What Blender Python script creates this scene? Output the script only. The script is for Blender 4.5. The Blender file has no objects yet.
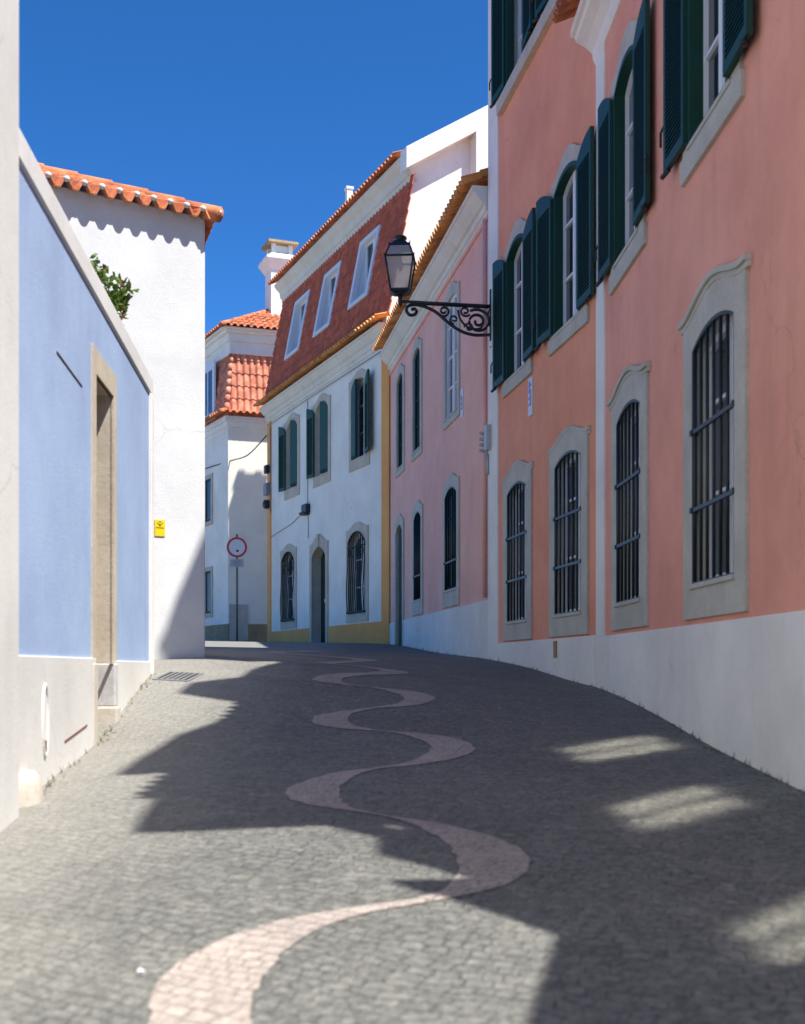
import bpy, bmesh, math, random
import numpy as np
from mathutils import Vector, Matrix
from mathutils.geometry import tessellate_polygon
random.seed(7)
C = bpy.context.scene
COL = C.collection
PI = math.pi

# ------------------------------------------------------------------ materials
def new_mat(name):
    m = bpy.data.materials.new(name); m.use_nodes = True
    nt = m.node_tree
    return m, nt, nt.nodes['Principled BSDF']

def N(nt, kind, **kw):
    n = nt.nodes.new(kind)
    for k, v in kw.items():
        if k in n.inputs: n.inputs[k].default_value = v
        else: setattr(n, k, v)
    return n

def mixc(nt, fac, a, b, blend='MIX'):
    n = nt.nodes.new('ShaderNodeMix'); n.data_type = 'RGBA'; n.blend_type = blend
    for sock, v in ((n.inputs[0], fac), (n.inputs[6], a), (n.inputs[7], b)):
        if hasattr(v, 'is_output') or hasattr(v, 'links'): nt.links.new(v, sock)
        else: sock.default_value = v if not isinstance(v, tuple) else (*v, 1)[:4]
    return n.outputs[2]

def pos(nt, scale=(1, 1, 1), rot=(0, 0, 0)):
    g = nt.nodes.new('ShaderNodeNewGeometry')
    mp = nt.nodes.new('ShaderNodeMapping')
    mp.inputs['Scale'].default_value = scale; mp.inputs['Rotation'].default_value = rot
    nt.links.new(g.outputs['Position'], mp.inputs[0])
    return mp.outputs[0]

def noise(nt, vec, scale, detail=4, rough=.55):
    n = N(nt, 'ShaderNodeTexNoise', Scale=scale, Detail=detail, Roughness=rough)
    nt.links.new(vec, n.inputs['Vector'])
    return n.outputs['Fac']

def ramp(nt, fac, p0, p1, c0=(0, 0, 0), c1=(1, 1, 1)):
    r = nt.nodes.new('ShaderNodeValToRGB')
    r.color_ramp.elements[0].position = p0; r.color_ramp.elements[1].position = p1
    r.color_ramp.elements[0].color = (*c0, 1); r.color_ramp.elements[1].color = (*c1, 1)
    nt.links.new(fac, r.inputs[0])
    return r.outputs[0]

def bump(nt, bs, h, strength, dist):
    b = N(nt, 'ShaderNodeBump', Strength=strength, Distance=dist)
    nt.links.new(h, b.inputs['Height']); nt.links.new(b.outputs[0], bs.inputs['Normal'])

def stucco(name, col, dirt=(.35, .30, .24), amount=.25, streak=.10, rough=.9):
    """painted lime render: faded and repaired patches, rain streaks, hairline cracks, trowel relief"""
    m, nt, bs = new_mat(name)
    p = pos(nt)
    def mul(a, k):
        n = N(nt, 'ShaderNodeMath', operation='MULTIPLY'); nt.links.new(a, n.inputs[0])
        if hasattr(k, 'links'): nt.links.new(k, n.inputs[1])
        else: n.inputs[1].default_value = k
        return n.outputs[0]
    cloud = ramp(nt, noise(nt, p, .7, 7, .68), .36, .66)
    c1 = mixc(nt, cloud, tuple(v * (.90 if v > .5 else .84) for v in col), tuple(min(v * 1.07, .88) for v in col))
    # repaint patches with their own ragged outline
    pat = ramp(nt, noise(nt, pos(nt, (1, 1, .8)), .42, 3, .45), .565, .585)
    c1 = mixc(nt, mul(pat, .22), c1, tuple(min(.86, v * 1.12 + .02) for v in col))
    st = mul(ramp(nt, noise(nt, pos(nt, (3.4, 3.4, .13)), 1.5, 6, .72), .50, .78), ramp(nt, noise(nt, p, .5, 3, .5), .35, .7))
    c2 = mixc(nt, mul(st, min(1, streak * 2.2)), c1, dirt)
    spots = ramp(nt, noise(nt, p, 5.0, 8, .78), .57, .74)
    c3 = mixc(nt, mul(spots, amount * .55), c2, dirt)
    nz = N(nt, 'ShaderNodeTexNoise', Scale=1.6, Detail=5); nt.links.new(p, nz.inputs['Vector'])
    wob = N(nt, 'ShaderNodeVectorMath', operation='MULTIPLY_ADD'); nt.links.new(nz.outputs['Color'], wob.inputs[0]); wob.inputs[1].default_value = (.9, .9, .9); nt.links.new(p, wob.inputs[2])
    vo = N(nt, 'ShaderNodeTexVoronoi', feature='DISTANCE_TO_EDGE', Scale=.55); nt.links.new(wob.outputs[0], vo.inputs['Vector'])
    crack = ramp(nt, vo.outputs['Distance'], .0, .006, (1, 1, 1), (0, 0, 0))
    crack = mul(crack, ramp(nt, noise(nt, p, .8, 3, .5), .52, .62))
    c4 = mixc(nt, mul(crack, .32), c3, tuple(v * .45 for v in dirt))
    nt.links.new(c4, bs.inputs['Base Color'])
    bs.inputs['Roughness'].default_value = rough
    hh = N(nt, 'ShaderNodeMath', operation='MULTIPLY_ADD'); nt.links.new(noise(nt, p, 2.3, 4, .55), hh.inputs[0]); hh.inputs[1].default_value = 1.1
    nt.links.new(noise(nt, p, 38, 6, .7), hh.inputs[2])
    bump(nt, bs, hh.outputs[0], .28, .014)
    return m

def stone(name, col, col2, rough=.85):
    m, nt, bs = new_mat(name)
    p = pos(nt)
    a = ramp(nt, noise(nt, p, 2.2, 6, .65), .35, .7)
    b = ramp(nt, noise(nt, p, 26, 5, .7), .45, .8)
    c1 = mixc(nt, a, col, col2)
    sm = N(nt, 'ShaderNodeMath', operation='MULTIPLY'); nt.links.new(b, sm.inputs[0]); sm.inputs[1].default_value = .4
    c2 = mixc(nt, sm.outputs[0], c1, tuple(v * .6 for v in col2))
    nt.links.new(c2, bs.inputs['Base Color'])
    bs.inputs['Roughness'].default_value = rough
    bump(nt, bs, noise(nt, p, 30, 6, .7), .35, .012)
    return m

def plain(name, col, rough=.5, metal=0, var=.15, spec=.5):
    m, nt, bs = new_mat(name)
    f = noise(nt, pos(nt), 7, 4, .6)
    nt.links.new(mixc(nt, f, tuple(v * (1 - var) for v in col), tuple(v * (1 + var) for v in col)), bs.inputs['Base Color'])
    bs.inputs['Roughness'].default_value = rough; bs.inputs['Metallic'].default_value = metal
    bs.inputs['Specular IOR Level'].default_value = spec
    return m

def tile_mat(name, ca, cb, cc):
    m, nt, bs = new_mat(name)
    p = pos(nt)
    v = N(nt, 'ShaderNodeTexVoronoi', Scale=4.6, Randomness=1.0); nt.links.new(p, v.inputs['Vector'])
    sep = nt.nodes.new('ShaderNodeSeparateColor'); nt.links.new(v.outputs['Color'], sep.inputs[0])
    c1 = mixc(nt, sep.outputs[0], tuple(q * .82 for q in ca), tuple(min(1, q * 1.1) for q in cb))
    c1 = mixc(nt, ramp(nt, sep.outputs[1], .80, .84), c1, cc)
    c2 = mixc(nt, ramp(nt, noise(nt, p, 9, 6, .75), .52, .78), c1, cc)
    c3 = mixc(nt, ramp(nt, noise(nt, p, 2.2, 7, .75), .60, .72, (0, 0, 0), (.35, .35, .35)), c2, (.16, .12, .085))
    nt.links.new(c3, bs.inputs['Base Color']); bs.inputs['Roughness'].default_value = .85
    bump(nt, bs, noise(nt, p, 60, 4, .6), .3, .01)
    return m

def cobble(name, ca, cb, joint, dust):
    """small worn granite setts in wandering rows, joints partly filled with sand"""
    m, nt, bs = new_mat(name)
    base = pos(nt, (1, 1, 1), (0, 0, math.radians(24)))
    def warp(vec, sc, amt):
        nz = N(nt, 'ShaderNodeTexNoise', Scale=sc, Detail=2); nt.links.new(vec, nz.inputs['Vector'])
        o = N(nt, 'ShaderNodeVectorMath', operation='MULTIPLY_ADD')
        nt.links.new(nz.outputs['Color'], o.inputs[0]); o.inputs[1].default_value = (amt, amt, 0); nt.links.new(vec, o.inputs[2])
        return o.outputs[0]
    wv = warp(warp(base, 1.4, .30), 8.0, .05)
    flat = N(nt, 'ShaderNodeVectorMath', operation='MULTIPLY'); nt.links.new(wv, flat.inputs[0]); flat.inputs[1].default_value = (1, 1, 0)
    br = nt.nodes.new('ShaderNodeTexBrick')
    br.offset = .5; br.squash = 1.25; br.squash_frequency = 3
    for k, v in (('Scale', 1.0), ('Brick Width', .088), ('Row Height', .074), ('Mortar Size', .007), ('Mortar Smooth', .7), ('Bias', 0.0)):
        br.inputs[k].default_value = v
    br.inputs['Color1'].default_value = (0, 0, 0, 1); br.inputs['Color2'].default_value = (1, 1, 1, 1); br.inputs['Mortar'].default_value = (.5, .5, .5, 1)
    nt.links.new(flat.outputs[0], br.inputs['Vector'])
    def math_(op, a, b, c=None):
        n = N(nt, 'ShaderNodeMath', operation=op)
        for k, v in enumerate((a, b, c)):
            if v is None: continue
            if hasattr(v, 'links'): nt.links.new(v, n.inputs[k])
            else: n.inputs[k].default_value = v
        return n.outputs[0]
    mott = noise(nt, pos(nt), 21, 5, .7)
    tone = math_('MULTIPLY_ADD', br.outputs['Color'], .30, math_('MULTIPLY', ramp(nt, mott, .36, .66), .70))
    c1 = mixc(nt, tone, ca, cb)
    big = ramp(nt, noise(nt, pos(nt), .8, 6, .65), .35, .7, (.86, .86, .87), (1.12, 1.11, 1.08))
    c2 = mixc(nt, 1.0, c1, big, 'MULTIPLY')
    # joints show only here and there, elsewhere they are full of pale sand
    sandy = ramp(nt, noise(nt, pos(nt), 3.2, 5, .7), .42, .60)
    jm = math_('MULTIPLY', br.outputs['Fac'], math_('MULTIPLY_ADD', sandy, -.50, .55))
    c3 = mixc(nt, jm, c2, joint)
    # dust swept against the foot of the left wall, with a ragged edge
    sx = nt.nodes.new('ShaderNodeSeparateXYZ'); nt.links.new(pos(nt), sx.inputs[0])
    edge = math_('MULTIPLY_ADD', noise(nt, pos(nt), 1.7, 6, .7), 1.6, math_('MULTIPLY', sx.outputs[0], -1.0))
    dm = math_('MULTIPLY', ramp(nt, math_('MULTIPLY', edge, .25), .46, .78), .55)
    c3b = mixc(nt, dm, c3, dust)
    fine = ramp(nt, noise(nt, pos(nt), 48, 4, .8), .34, .68, (.66, .66, .66), (1.24, 1.23, 1.2))
    c4 = mixc(nt, 1.0, c3b, fine, 'MULTIPLY')
    nt.links.new(c4, bs.inputs['Base Color'])
    bs.inputs['Roughness'].default_value = .7
    h = math_('ADD', math_('MULTIPLY', br.outputs['Fac'], -.8), math_('ADD', math_('MULTIPLY', tone, .55), math_('MULTIPLY', noise(nt, pos(nt), 13, 5, .65), 1.0)))
    bump(nt, bs, h, .75, .018)
    return m

M = {}
M['cobble'] = cobble('grey_setts', (.078, .079, .074), (.245, .245, .220), (.038, .037, .034), (.38, .36, .315))
M['wave'] = cobble('pale_pink_setts', (.33, .278, .248), (.465, .402, .36), (.13, .11, .10), (.45, .41, .37))
M['pink_near'] = stucco('salmon_render_near', (.82, .365, .255), (.45, .22, .18), .35, .18)
M['pink_tall'] = stucco('salmon_render_tall', (.84, .345, .205), (.50, .24, .18), .35, .18)
M['pink_pale'] = stucco('rose_render', (.85, .47, .375), (.50, .30, .27), .4, .2)
M['white'] = stucco('white_limewash', (.82, .79, .725), (.52, .49, .43), .25, .10)
M['white_warm'] = stucco('warm_limewash', (.84, .79, .69), (.52, .47, .38), .25, .10)
M['white_bright'] = stucco('smooth_white_paint', (.69, .69, .675), (.50, .48, .43), .2, .06)
M['white_dull'] = stucco('dusty_limewash', (.66, .65, .615), (.46, .42, .35), .5, .14)
M['white_old'] = stucco('weathered_limewash', (.74, .72, .66), (.38, .36, .32), .5, .25)
M['cream'] = stucco('cream_limewash', (.72, .69, .60), (.45, .40, .32), .3, .15)
M['ochre'] = stucco('ochre_render', (.88, .39, .105), (.40, .25, .10), .4, .25)
M['blue'] = stucco('powder_blue_render', (.335, .455, .655), (.55, .60, .72), .25, .12)
M['stone'] = stone('limestone_trim', (.56, .53, .445), (.42, .40, .335))
M['stone_warm'] = stone('warm_limestone', (.60, .53, .42), (.47, .40, .30))
M['stone_dark'] = stone('brown_base_stone', (.44, .31, .165), (.30, .20, .11))
M['sandstone'] = stone('guard_sandstone', (.62, .57, .48), (.50, .44, .35))
M['coping'] = stucco('coping_render', (.70, .70, .68), (.35, .35, .33), .4, .25)
M['peel'] = stone('peeling_paint', (.62, .61, .59), (.40, .39, .38))
M['tile'] = tile_mat('terracotta_tiles', (.54, .165, .065), (.66, .24, .10), (.38, .13, .07))
M['tile_pale'] = tile_mat('rose_terracotta_tiles', (.62, .21, .125), (.72, .29, .18), (.48, .18, .11))
M['tile_ochre'] = tile_mat('ochre_tiles', (.68, .30, .085), (.78, .38, .12), (.50, .22, .08))
M['tile_red'] = tile_mat('dark_red_tiles', (.52, .115, .055), (.58, .145, .07), (.45, .11, .06))
M['mortar'] = plain('white_mortar', (.72, .70, .66), .9)
M['green'] = plain('bottle_green_paint', (.009, .050, .034), .5, 0, .2, .3)
M['green_light'] = plain('faded_green_paint', (.014, .062, .038), .55, 0, .2, .3)
M['iron'] = plain('black_green_iron', (.012, .020, .022), .45, 0, .2)
M['wood_white'] = plain('white_window_paint', (.74, .76, .78), .45, 0, .05)
M['door_dark'] = plain('dark_green_door', (.012, .030, .024), .65, 0, .3, .2)
M['grey_metal'] = plain('grey_metal', (.22, .22, .22), .5, .3)
M['post'] = plain('painted_post', (.12, .12, .12), .5, .3)
M['black'] = plain('black_plastic', (.015, .015, .016), .5)
M['rust'] = plain('rusty_iron', (.16, .055, .04), .8, 0, .3)
M['sign_red'] = plain('sign_red', (.62, .015, .03), .4, 0, .03)
M['sign_white'] = plain('sign_white', (.70, .70, .68), .4, 0, .03)
M['yellow'] = plain('sign_yellow', (.85, .60, .0), .5, 0, .03)
M['plate_grey'] = plain('plate_grey', (.45, .45, .44), .5)
M['violet'] = plain('violet_glaze', (.22, .12, .30), .3)
M['brown_plate'] = plain('brown_plate', (.33, .20, .06), .6)
M['bark'] = plain('shrub_bark', (.10, .06, .035), .9, 0, .3)
M['paper'] = plain('paper', (.8, .8, .78), .9)
M['interior'] = plain('dark_interior', (.02, .02, .02), .9)

def glass_pane():
    m, nt, bs = new_mat('window_glass')
    f = ramp(nt, noise(nt, pos(nt, (1, 1, .5)), 1.3, 2, .5), .35, .65)
    nt.links.new(mixc(nt, f, (.010, .016, .020), (.05, .065, .075)), bs.inputs['Base Color'])
    bs.inputs['Roughness'].default_value = .04
    bs.inputs['Specular IOR Level'].default_value = .7
    bump(nt, bs, noise(nt, pos(nt), 2.2, 2, .5), .06, .02)
    return m
M['glass'] = glass_pane()
M['glass_dull'] = plain('dusty_dark_glass', (.020, .030, .028), .35, 0, .4, .25)

def coated_glass():
    m, nt, bs = new_mat('reflective_coated_glass')
    bs.inputs['Base Color'].default_value = (.95, .93, .86, 1); bs.inputs['Metallic'].default_value = 1
    bs.inputs['Roughness'].default_value = .055
    return m
M['glass_sun'] = coated_glass()

def lamp_glass():
    m, nt, bs = new_mat('lantern_glass')
    bs.inputs['Base Color'].default_value = (.55, .52, .45, 1)
    bs.inputs['Roughness'].default_value = .15
    tr = nt.nodes.new('ShaderNodeBsdfTransparent'); tr.inputs[0].default_value = (.9, .9, .88, 1)
    mx = nt.nodes.new('ShaderNodeMixShader'); mx.inputs[0].default_value = .68
    nt.links.new(tr.outputs[0], mx.inputs[1]); nt.links.new(bs.outputs[0], mx.inputs[2])
    nt.links.new(mx.outputs[0], nt.nodes['Material Output'].inputs[0])
    return m
M['lamp_glass'] = lamp_glass()

def leaf_mat():
    m, nt, bs = new_mat('shrub_leaves')
    f = noise(nt, pos(nt), 11, 3, .6)
    c = mixc(nt, ramp(nt, f, .35, .62), (.05, .12, .014), (.14, .22, .025))
    f2 = ramp(nt, noise(nt, pos(nt), 7.3, 2, .5), .60, .68)
    nt.links.new(mixc(nt, f2, c, (.22, .09, .04)), bs.inputs['Base Color'])
    bs.inputs['Roughness'].default_value = .4
    return m
M['leaf'] = leaf_mat()

# ------------------------------------------------------------------ object helpers
def tag(o, label=None, cat=None, group=None, kind=None):
    for k, v in (('label', label), ('category', cat), ('group', group), ('kind', kind)):
        if v: o[k] = v
    return o

def thing(name, loc, label, cat, group=None):
    o = bpy.data.objects.new(name, None); COL.objects.link(o)
    o.location = loc; o.empty_display_size = .3
    return tag(o, label, cat, group)

class MB:
    """collects world-space faces, then links them as one mesh object"""
    def __init__(s): s.v = []; s.f = []; s.m = []; s.smooth = []
    def add(s, vs, fs, mi=0, smooth=False):
        b = len(s.v); s.v += [tuple(p) for p in vs]
        for f in fs: s.f.append(tuple(b + i for i in f)); s.m.append(mi); s.smooth.append(smooth)
    def hexa(s, p, mi=0):   # 8 corners: bottom ring then top ring
        s.add(p, [(0, 3, 2, 1), (4, 5, 6, 7), (0, 1, 5, 4), (1, 2, 6, 5), (2, 3, 7, 6), (3, 0, 4, 7)], mi)
    def box(s, F, s0, s1, d0, d1, z0, z1, mi=0):
        P = [F(a, d, z) for z in (z0, z1) for a, d in ((s0, d0), (s1, d0), (s1, d1), (s0, d1))]
        s.hexa(P, mi)
    def prism(s, F, outer, d0, d1, holes=(), mi=0, caps=(True, True)):
        loops = [list(outer)] + [list(h) for h in holes]
        flat = [p for l in loops for p in l]
        tris = tessellate_polygon([[Vector((p[0], p[1], 0)) for p in l] for l in loops])
        n = len(flat)
        vs = [F(p[0], d1, p[1]) for p in flat] + [F(p[0], d0, p[1]) for p in flat]
        fs = []
        if caps[1]: fs += [tuple(t) for t in tris]
        if caps[0]: fs += [tuple(i + n for i in reversed(t)) for t in tris]
        b = 0
        for l in loops:
            k = len(l)
            for i in range(k):
                j = (i + 1) % k
                fs.append((b + i, b + j, n + b + j, n + b + i))
            b += k
        s.add(vs, fs, mi)
    def tube(s, pts, r, seg=6, mi=0, smooth=True):
        pts = [Vector(p) for p in pts]
        rs = r if isinstance(r, (list, tuple)) else [r] * len(pts)
        up0 = Vector((0.0, 0.0, 1.0)); rings = []
        for i, p in enumerate(pts):
            t = (pts[min(i + 1, len(pts) - 1)] - pts[max(i - 1, 0)])
            if t.length < 1e-9: t = Vector((0, 0, 1))
            t.normalize()
            a = up0 if abs(t.dot(up0)) < .92 else Vector((1, 0, 0))
            x = t.cross(a).normalized(); y = t.cross(x).normalized()
            rings.append([p + x * math.cos(2 * PI * k / seg) * rs[i] + y * math.sin(2 * PI * k / seg) * rs[i] for k in range(seg)])
        vs = [q for r_ in rings for q in r_]; fs = []
        for i in range(len(pts) - 1):
            for k in range(seg):
                fs.append((i * seg + k, i * seg + (k + 1) % seg, (i + 1) * seg + (k + 1) % seg, (i + 1) * seg + k))
        fs.append(tuple(reversed(range(seg)))); fs.append(tuple((len(pts) - 1) * seg + k for k in range(seg)))
        s.add(vs, fs, mi, smooth)
    def profile(s, F, prof, s0, s1, mi=0):
        """prof: (d, z) outline extruded along the wall"""
        n = len(prof)
        vs = [F(s0, d, z) for d, z in prof] + [F(s1, d, z) for d, z in prof]
        fs = [(i, (i + 1) % n, n + (i + 1) % n, n + i) for i in range(n)]
        t = tessellate_polygon([[Vector((d, z, 0)) for d, z in prof]])
        fs += [tuple(q) for q in t] + [tuple(n + i for i in reversed(q)) for q in t]
        s.add(vs, fs, mi)
    def build(s, name, mats, parent=None, label=None, bevel=0, fix=True):
        me = bpy.data.meshes.new(name)
        org = Vector((0, 0, 0)); q = parent
        while q is not None: org = org + q.location; q = q.parent
        me.from_pydata([tuple(Vector(p) - org) for p in s.v], [], s.f)
        for m in (mats if isinstance(mats, (list, tuple)) else [mats]): me.materials.append(m)
        me.polygons.foreach_set('material_index', s.m); me.polygons.foreach_set('use_smooth', s.smooth)
        me.update()
        if fix:
            bm = bmesh.new(); bm.from_mesh(me); bmesh.ops.recalc_face_normals(bm, faces=bm.faces); bm.to_mesh(me); bm.free()
        o = bpy.data.objects.new(name, me); COL.objects.link(o)
        if parent is not None: o.parent = parent
        if bevel:
            b = o.modifiers.new('bevel', 'BEVEL'); b.width = bevel; b.segments = 2; b.limit_method = 'ANGLE'; b.angle_limit = math.radians(40)
        if label: o['label'] = label
        return o
    def single(s, name, mats, loc, label, cat, group=None, bevel=0, fix=True):
        """a thing that is one mesh, its origin at its base"""
        L = Vector(loc); s.v = [tuple(Vector(p) - L) for p in s.v]
        o = s.build(name, mats, None, None, bevel, fix); o.location = L
        return tag(o, label, cat, group)

class Frame:
    """a wall plane: s along the wall, d out of the wall, z up"""
    def __init__(s, ox, oy, ux, uy, nx, ny):
        l = math.hypot(ux, uy); k = math.hypot(nx, ny)
        s.o = Vector((ox, oy, 0)); s.u = Vector((ux / l, uy / l, 0)); s.n = Vector((nx / k, ny / k, 0))
    def __call__(s, a, d, z):
        p = s.o + s.u * a + s.n * d
        return (p.x, p.y, z)
    def turned(s, a, d, u, n):
        p = s.o + s.u * a + s.n * d
        return Frame(p.x, p.y, u.x, u.y, n.x, n.y)

class Street(Frame):
    """wall plane x = a + b*y on one side of the street, addressed by y"""
    def __init__(s, a, b, side):
        n = (-1, b) if side == 'R' else (1, -b)
        super().__init__(a, 0, b, 1, *n); s.k = math.sqrt(1 + b * b)
    def at(s, y): return y * s.k

def arc(s, w, z0, zs, zc, e=0.0, n=12):
    """segmental-arched opening outline, grown by e"""
    h = w / 2 + e; pts = [(s - h, z0 - e), (s + h, z0 - e)]
    if zc - zs < .005: return pts + [(s + h, zc + e), (s - h, zc + e)]
    r = ((w / 2) ** 2 + (zc - zs) ** 2) / (2 * (zc - zs)); R = r + e; zcen = zc - r
    a0 = math.asin(min(1, h / R))
    for i in range(n + 1):
        a = a0 - 2 * a0 * i / n
        pts.append((s + R * math.sin(a), zcen + R * math.cos(a)))
    return pts

def arc_top(s, w, zs, zc, x):
    if zc - zs < .005: return zc
    r = ((w / 2) ** 2 + (zc - zs) ** 2) / (2 * (zc - zs))
    return zc - r + math.sqrt(max(0, r * r - (x - s) ** 2))

def hood(s, hw, z_ear, z_pk, n=18):
    """eyebrow curve of a window hood from +s to -s"""
    out = []
    for i in range(n + 1):
        t = 1 - 2 * i / n
        f = .5 * (1 + math.cos(PI * min(1, abs(t) / .86)))
        out.append((s + hw * t, z_ear + (z_pk - z_ear) * f ** .8))
    return out

# ------------------------------------------------------------------ the ground
GC = [(2.66,7.74,-.811),(2.6,9.56,-.673),(2.54,11.27,-.499),(2.48,13.3,-.3285),(2.295,15.48,-.1925),(1.94,17.6,-.015),(1.495,20.3,.138),(.8,24.5,.292),(.05,29,.519),(-.32,31.2,.6),
(-.45,31.5,.617),(-2.16,35.5,.726),(-4.73,41.5,.81),(-2.47,8.19,-.781),(-2.578,9.73,-.655),(-2.66,10.93,-.456),(-2.82,13.13,-.067),(-2.31,7.05,-.895),(-3.09,14.5,.086),(-2.52,14.85,.126),
(2.8,3,-1.28),(2.9,0,-1.58),(0,0,-1.6),(-2.1,3,-1.3),(-2.0,0,-1.6),(0,4,-1.2),(0,-8,-2.4),(3,-8,-2.4),(-3,-8,-2.4),(-6.52,44,1.0),(-5.9,42,.95),(-6,30,.62),(-6,36,.8),(-6,22,.4),(-9,50,1.1),(-3,52,1.1),(-1.2,16.6,.058)]
GC = np.array(GC)
def _U(r): return np.where(r > 1e-9, r * r * np.log(np.maximum(r, 1e-9)), 0)
_n = len(GC)
_K = _U(np.linalg.norm(GC[:, None, :2] - GC[None, :, :2], axis=2)) + .1 * np.eye(_n)
_P = np.c_[np.ones(_n), GC[:, :2]]
_W = np.linalg.solve(np.block([[_K, _P], [_P.T, np.zeros((3, 3))]]), np.r_[GC[:, 2], 0, 0, 0])
def ground(x, y):
    x = min(max(x, -9), 5); y = min(max(y, -8), 52)
    d = np.hypot(GC[:, 0] - x, GC[:, 1] - y)
    return float(_U(d) @ _W[:_n] + _W[_n] + _W[_n + 1] * x + _W[_n + 2] * y)

def grid_axis(lo, hi, step, far):
    a = [-far, -far / 3, lo - 40, lo - 12, lo - 4]; x = lo
    while x <= hi + 1e-6: a.append(x); x += step
    return a + [hi + 4, hi + 12, hi + 40, far / 3, far]
xs = grid_axis(-9, 5, .2, 500); ys = grid_axis(-6, 52, .25, 500)
g = MB()
vs = [(x, y, ground(x, y)) for y in ys for x in xs]
nx = len(xs)
g.add(vs, [(j * nx + i, j * nx + i + 1, (j + 1) * nx + i + 1, (j + 1) * nx + i) for j in range(len(ys) - 1) for i in range(nx - 1)], 0, True)
tag(g.build('street', M['cobble'], fix=False), kind='structure')

# the pale wave laid in the paving: left and right edge of the band by distance
WA = [(-.84,3.2),(-.86,3.9),(-.88,4.12),(-.9,4.32),(-.86,4.55),(-.75,4.8),(-.57,5.03),(-.24,5.23),(.04,5.34),(.18,5.46),(.26,5.68),(.29,5.97),(.27,6.26),(.19,6.54),(.05,6.85),(-.13,7.06),(-.37,7.21),(-.6,7.36),(-.73,7.54),(-.77,7.7),(-.76,7.94),(-.64,8.22),(-.47,8.48),(-.23,8.63),(-.03,8.77),(.12,9.0),(.21,9.3),(.24,9.53),(.2,9.76),(.1,10.0),(-.05,10.21),(-.25,10.32),(-.54,10.40),(-.74,10.56),(-.84,10.76),(-.82,11.01),(-.65,11.22),(-.44,11.4),(-.21,11.6),(-.05,11.77),(.03,12.11),(-.03,12.4),(-.16,12.64),(-.31,12.80),(-.5,12.88),(-.8,12.96),(-.96,13.05),(-1.01,13.19)]
WB = [(-.50,3.2),(-.51,3.9),(-.53,4.17),(-.52,4.45),(-.45,4.73),(-.32,5.0),(-.17,5.15),(.04,5.26),(.23,5.36),(.46,5.53),(.61,5.77),(.66,6.04),(.61,6.29),(.46,6.56),(.27,6.79),(.05,6.95),(-.18,7.12),(-.32,7.28),(-.4,7.53),(-.42,7.74),(-.41,8.03),(-.32,8.4),(-.16,8.62),(.07,8.72),(.32,8.91),(.52,9.19),(.59,9.49),(.55,9.77),(.39,10.04),(.17,10.2),(-.22,10.33),(-.43,10.56),(-.51,10.84),(-.48,11.16),(-.34,11.38),(-.21,11.52),(.05,11.65),(.26,11.88),(.36,12.27),(.27,12.54),(.1,12.72),(-.09,12.80),(-.39,12.88),(-.64,13.02),(-.7,13.26)]
def tail(L, ext):
    y0, x0 = L[-1][1], L[-1][0]
    for x1, y1 in ext:
        for i in range(1, 9):
            t = i / 8; L.append((x0 + (x1 - x0) * (.5 - .5 * math.cos(PI * t)), y0 + (y1 - y0) * t))
        x0, y0 = x1, y1
tail(WA, [(-.26, 14.95), (-1.22, 16.6), (-.75, 18.3), (-2.38, 20.2), (-1.9, 22.2), (-3.0, 24.2)])
tail(WB, [(.09, 14.98), (-.95, 16.65), (-.38, 18.35), (-2.05, 20.25), (-1.5, 22.2), (-2.65, 24.2)])
def smooth_edge(L, ysamp):
    X = np.array([p[0] for p in L]); Y = np.array([p[1] for p in L])
    v = np.interp(ysamp, Y, X); k = np.array([1, 2, 3, 2, 1]) / 9
    return np.convolve(np.pad(v, 2, mode='edge'), k, 'valid')
ysamp = np.arange(3.2, 24.2, .03)
xa = smooth_edge(WA, ysamp); xb = smooth_edge(WB, ysamp)
jr = random.Random(11); ja = {}; g = MB(); vv = []; K = 5
for y, a, b in zip(ysamp, xa, xb):
    for q_ in ('a', 'b'): ja.setdefault((q_, int(y / .085)), jr.uniform(-.011, .011))
    a += ja[('a', int(y / .085))]; b += ja[('b', int(y / .085))]
    if b - a < .03: b = a + .03
    for i in range(K):
        x = a + (b - a) * i / (K - 1); vv.append((x, y, ground(x, y) + .005))
g.add(vv, [(j * K + i, j * K + i + 1, (j + 1) * K + i + 1, (j + 1) * K + i) for j in range(len(ysamp) - 1) for i in range(K - 1)], 0, True)
tag(g.build('paving_band', M['wave'], fix=False), kind='structure')

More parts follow.
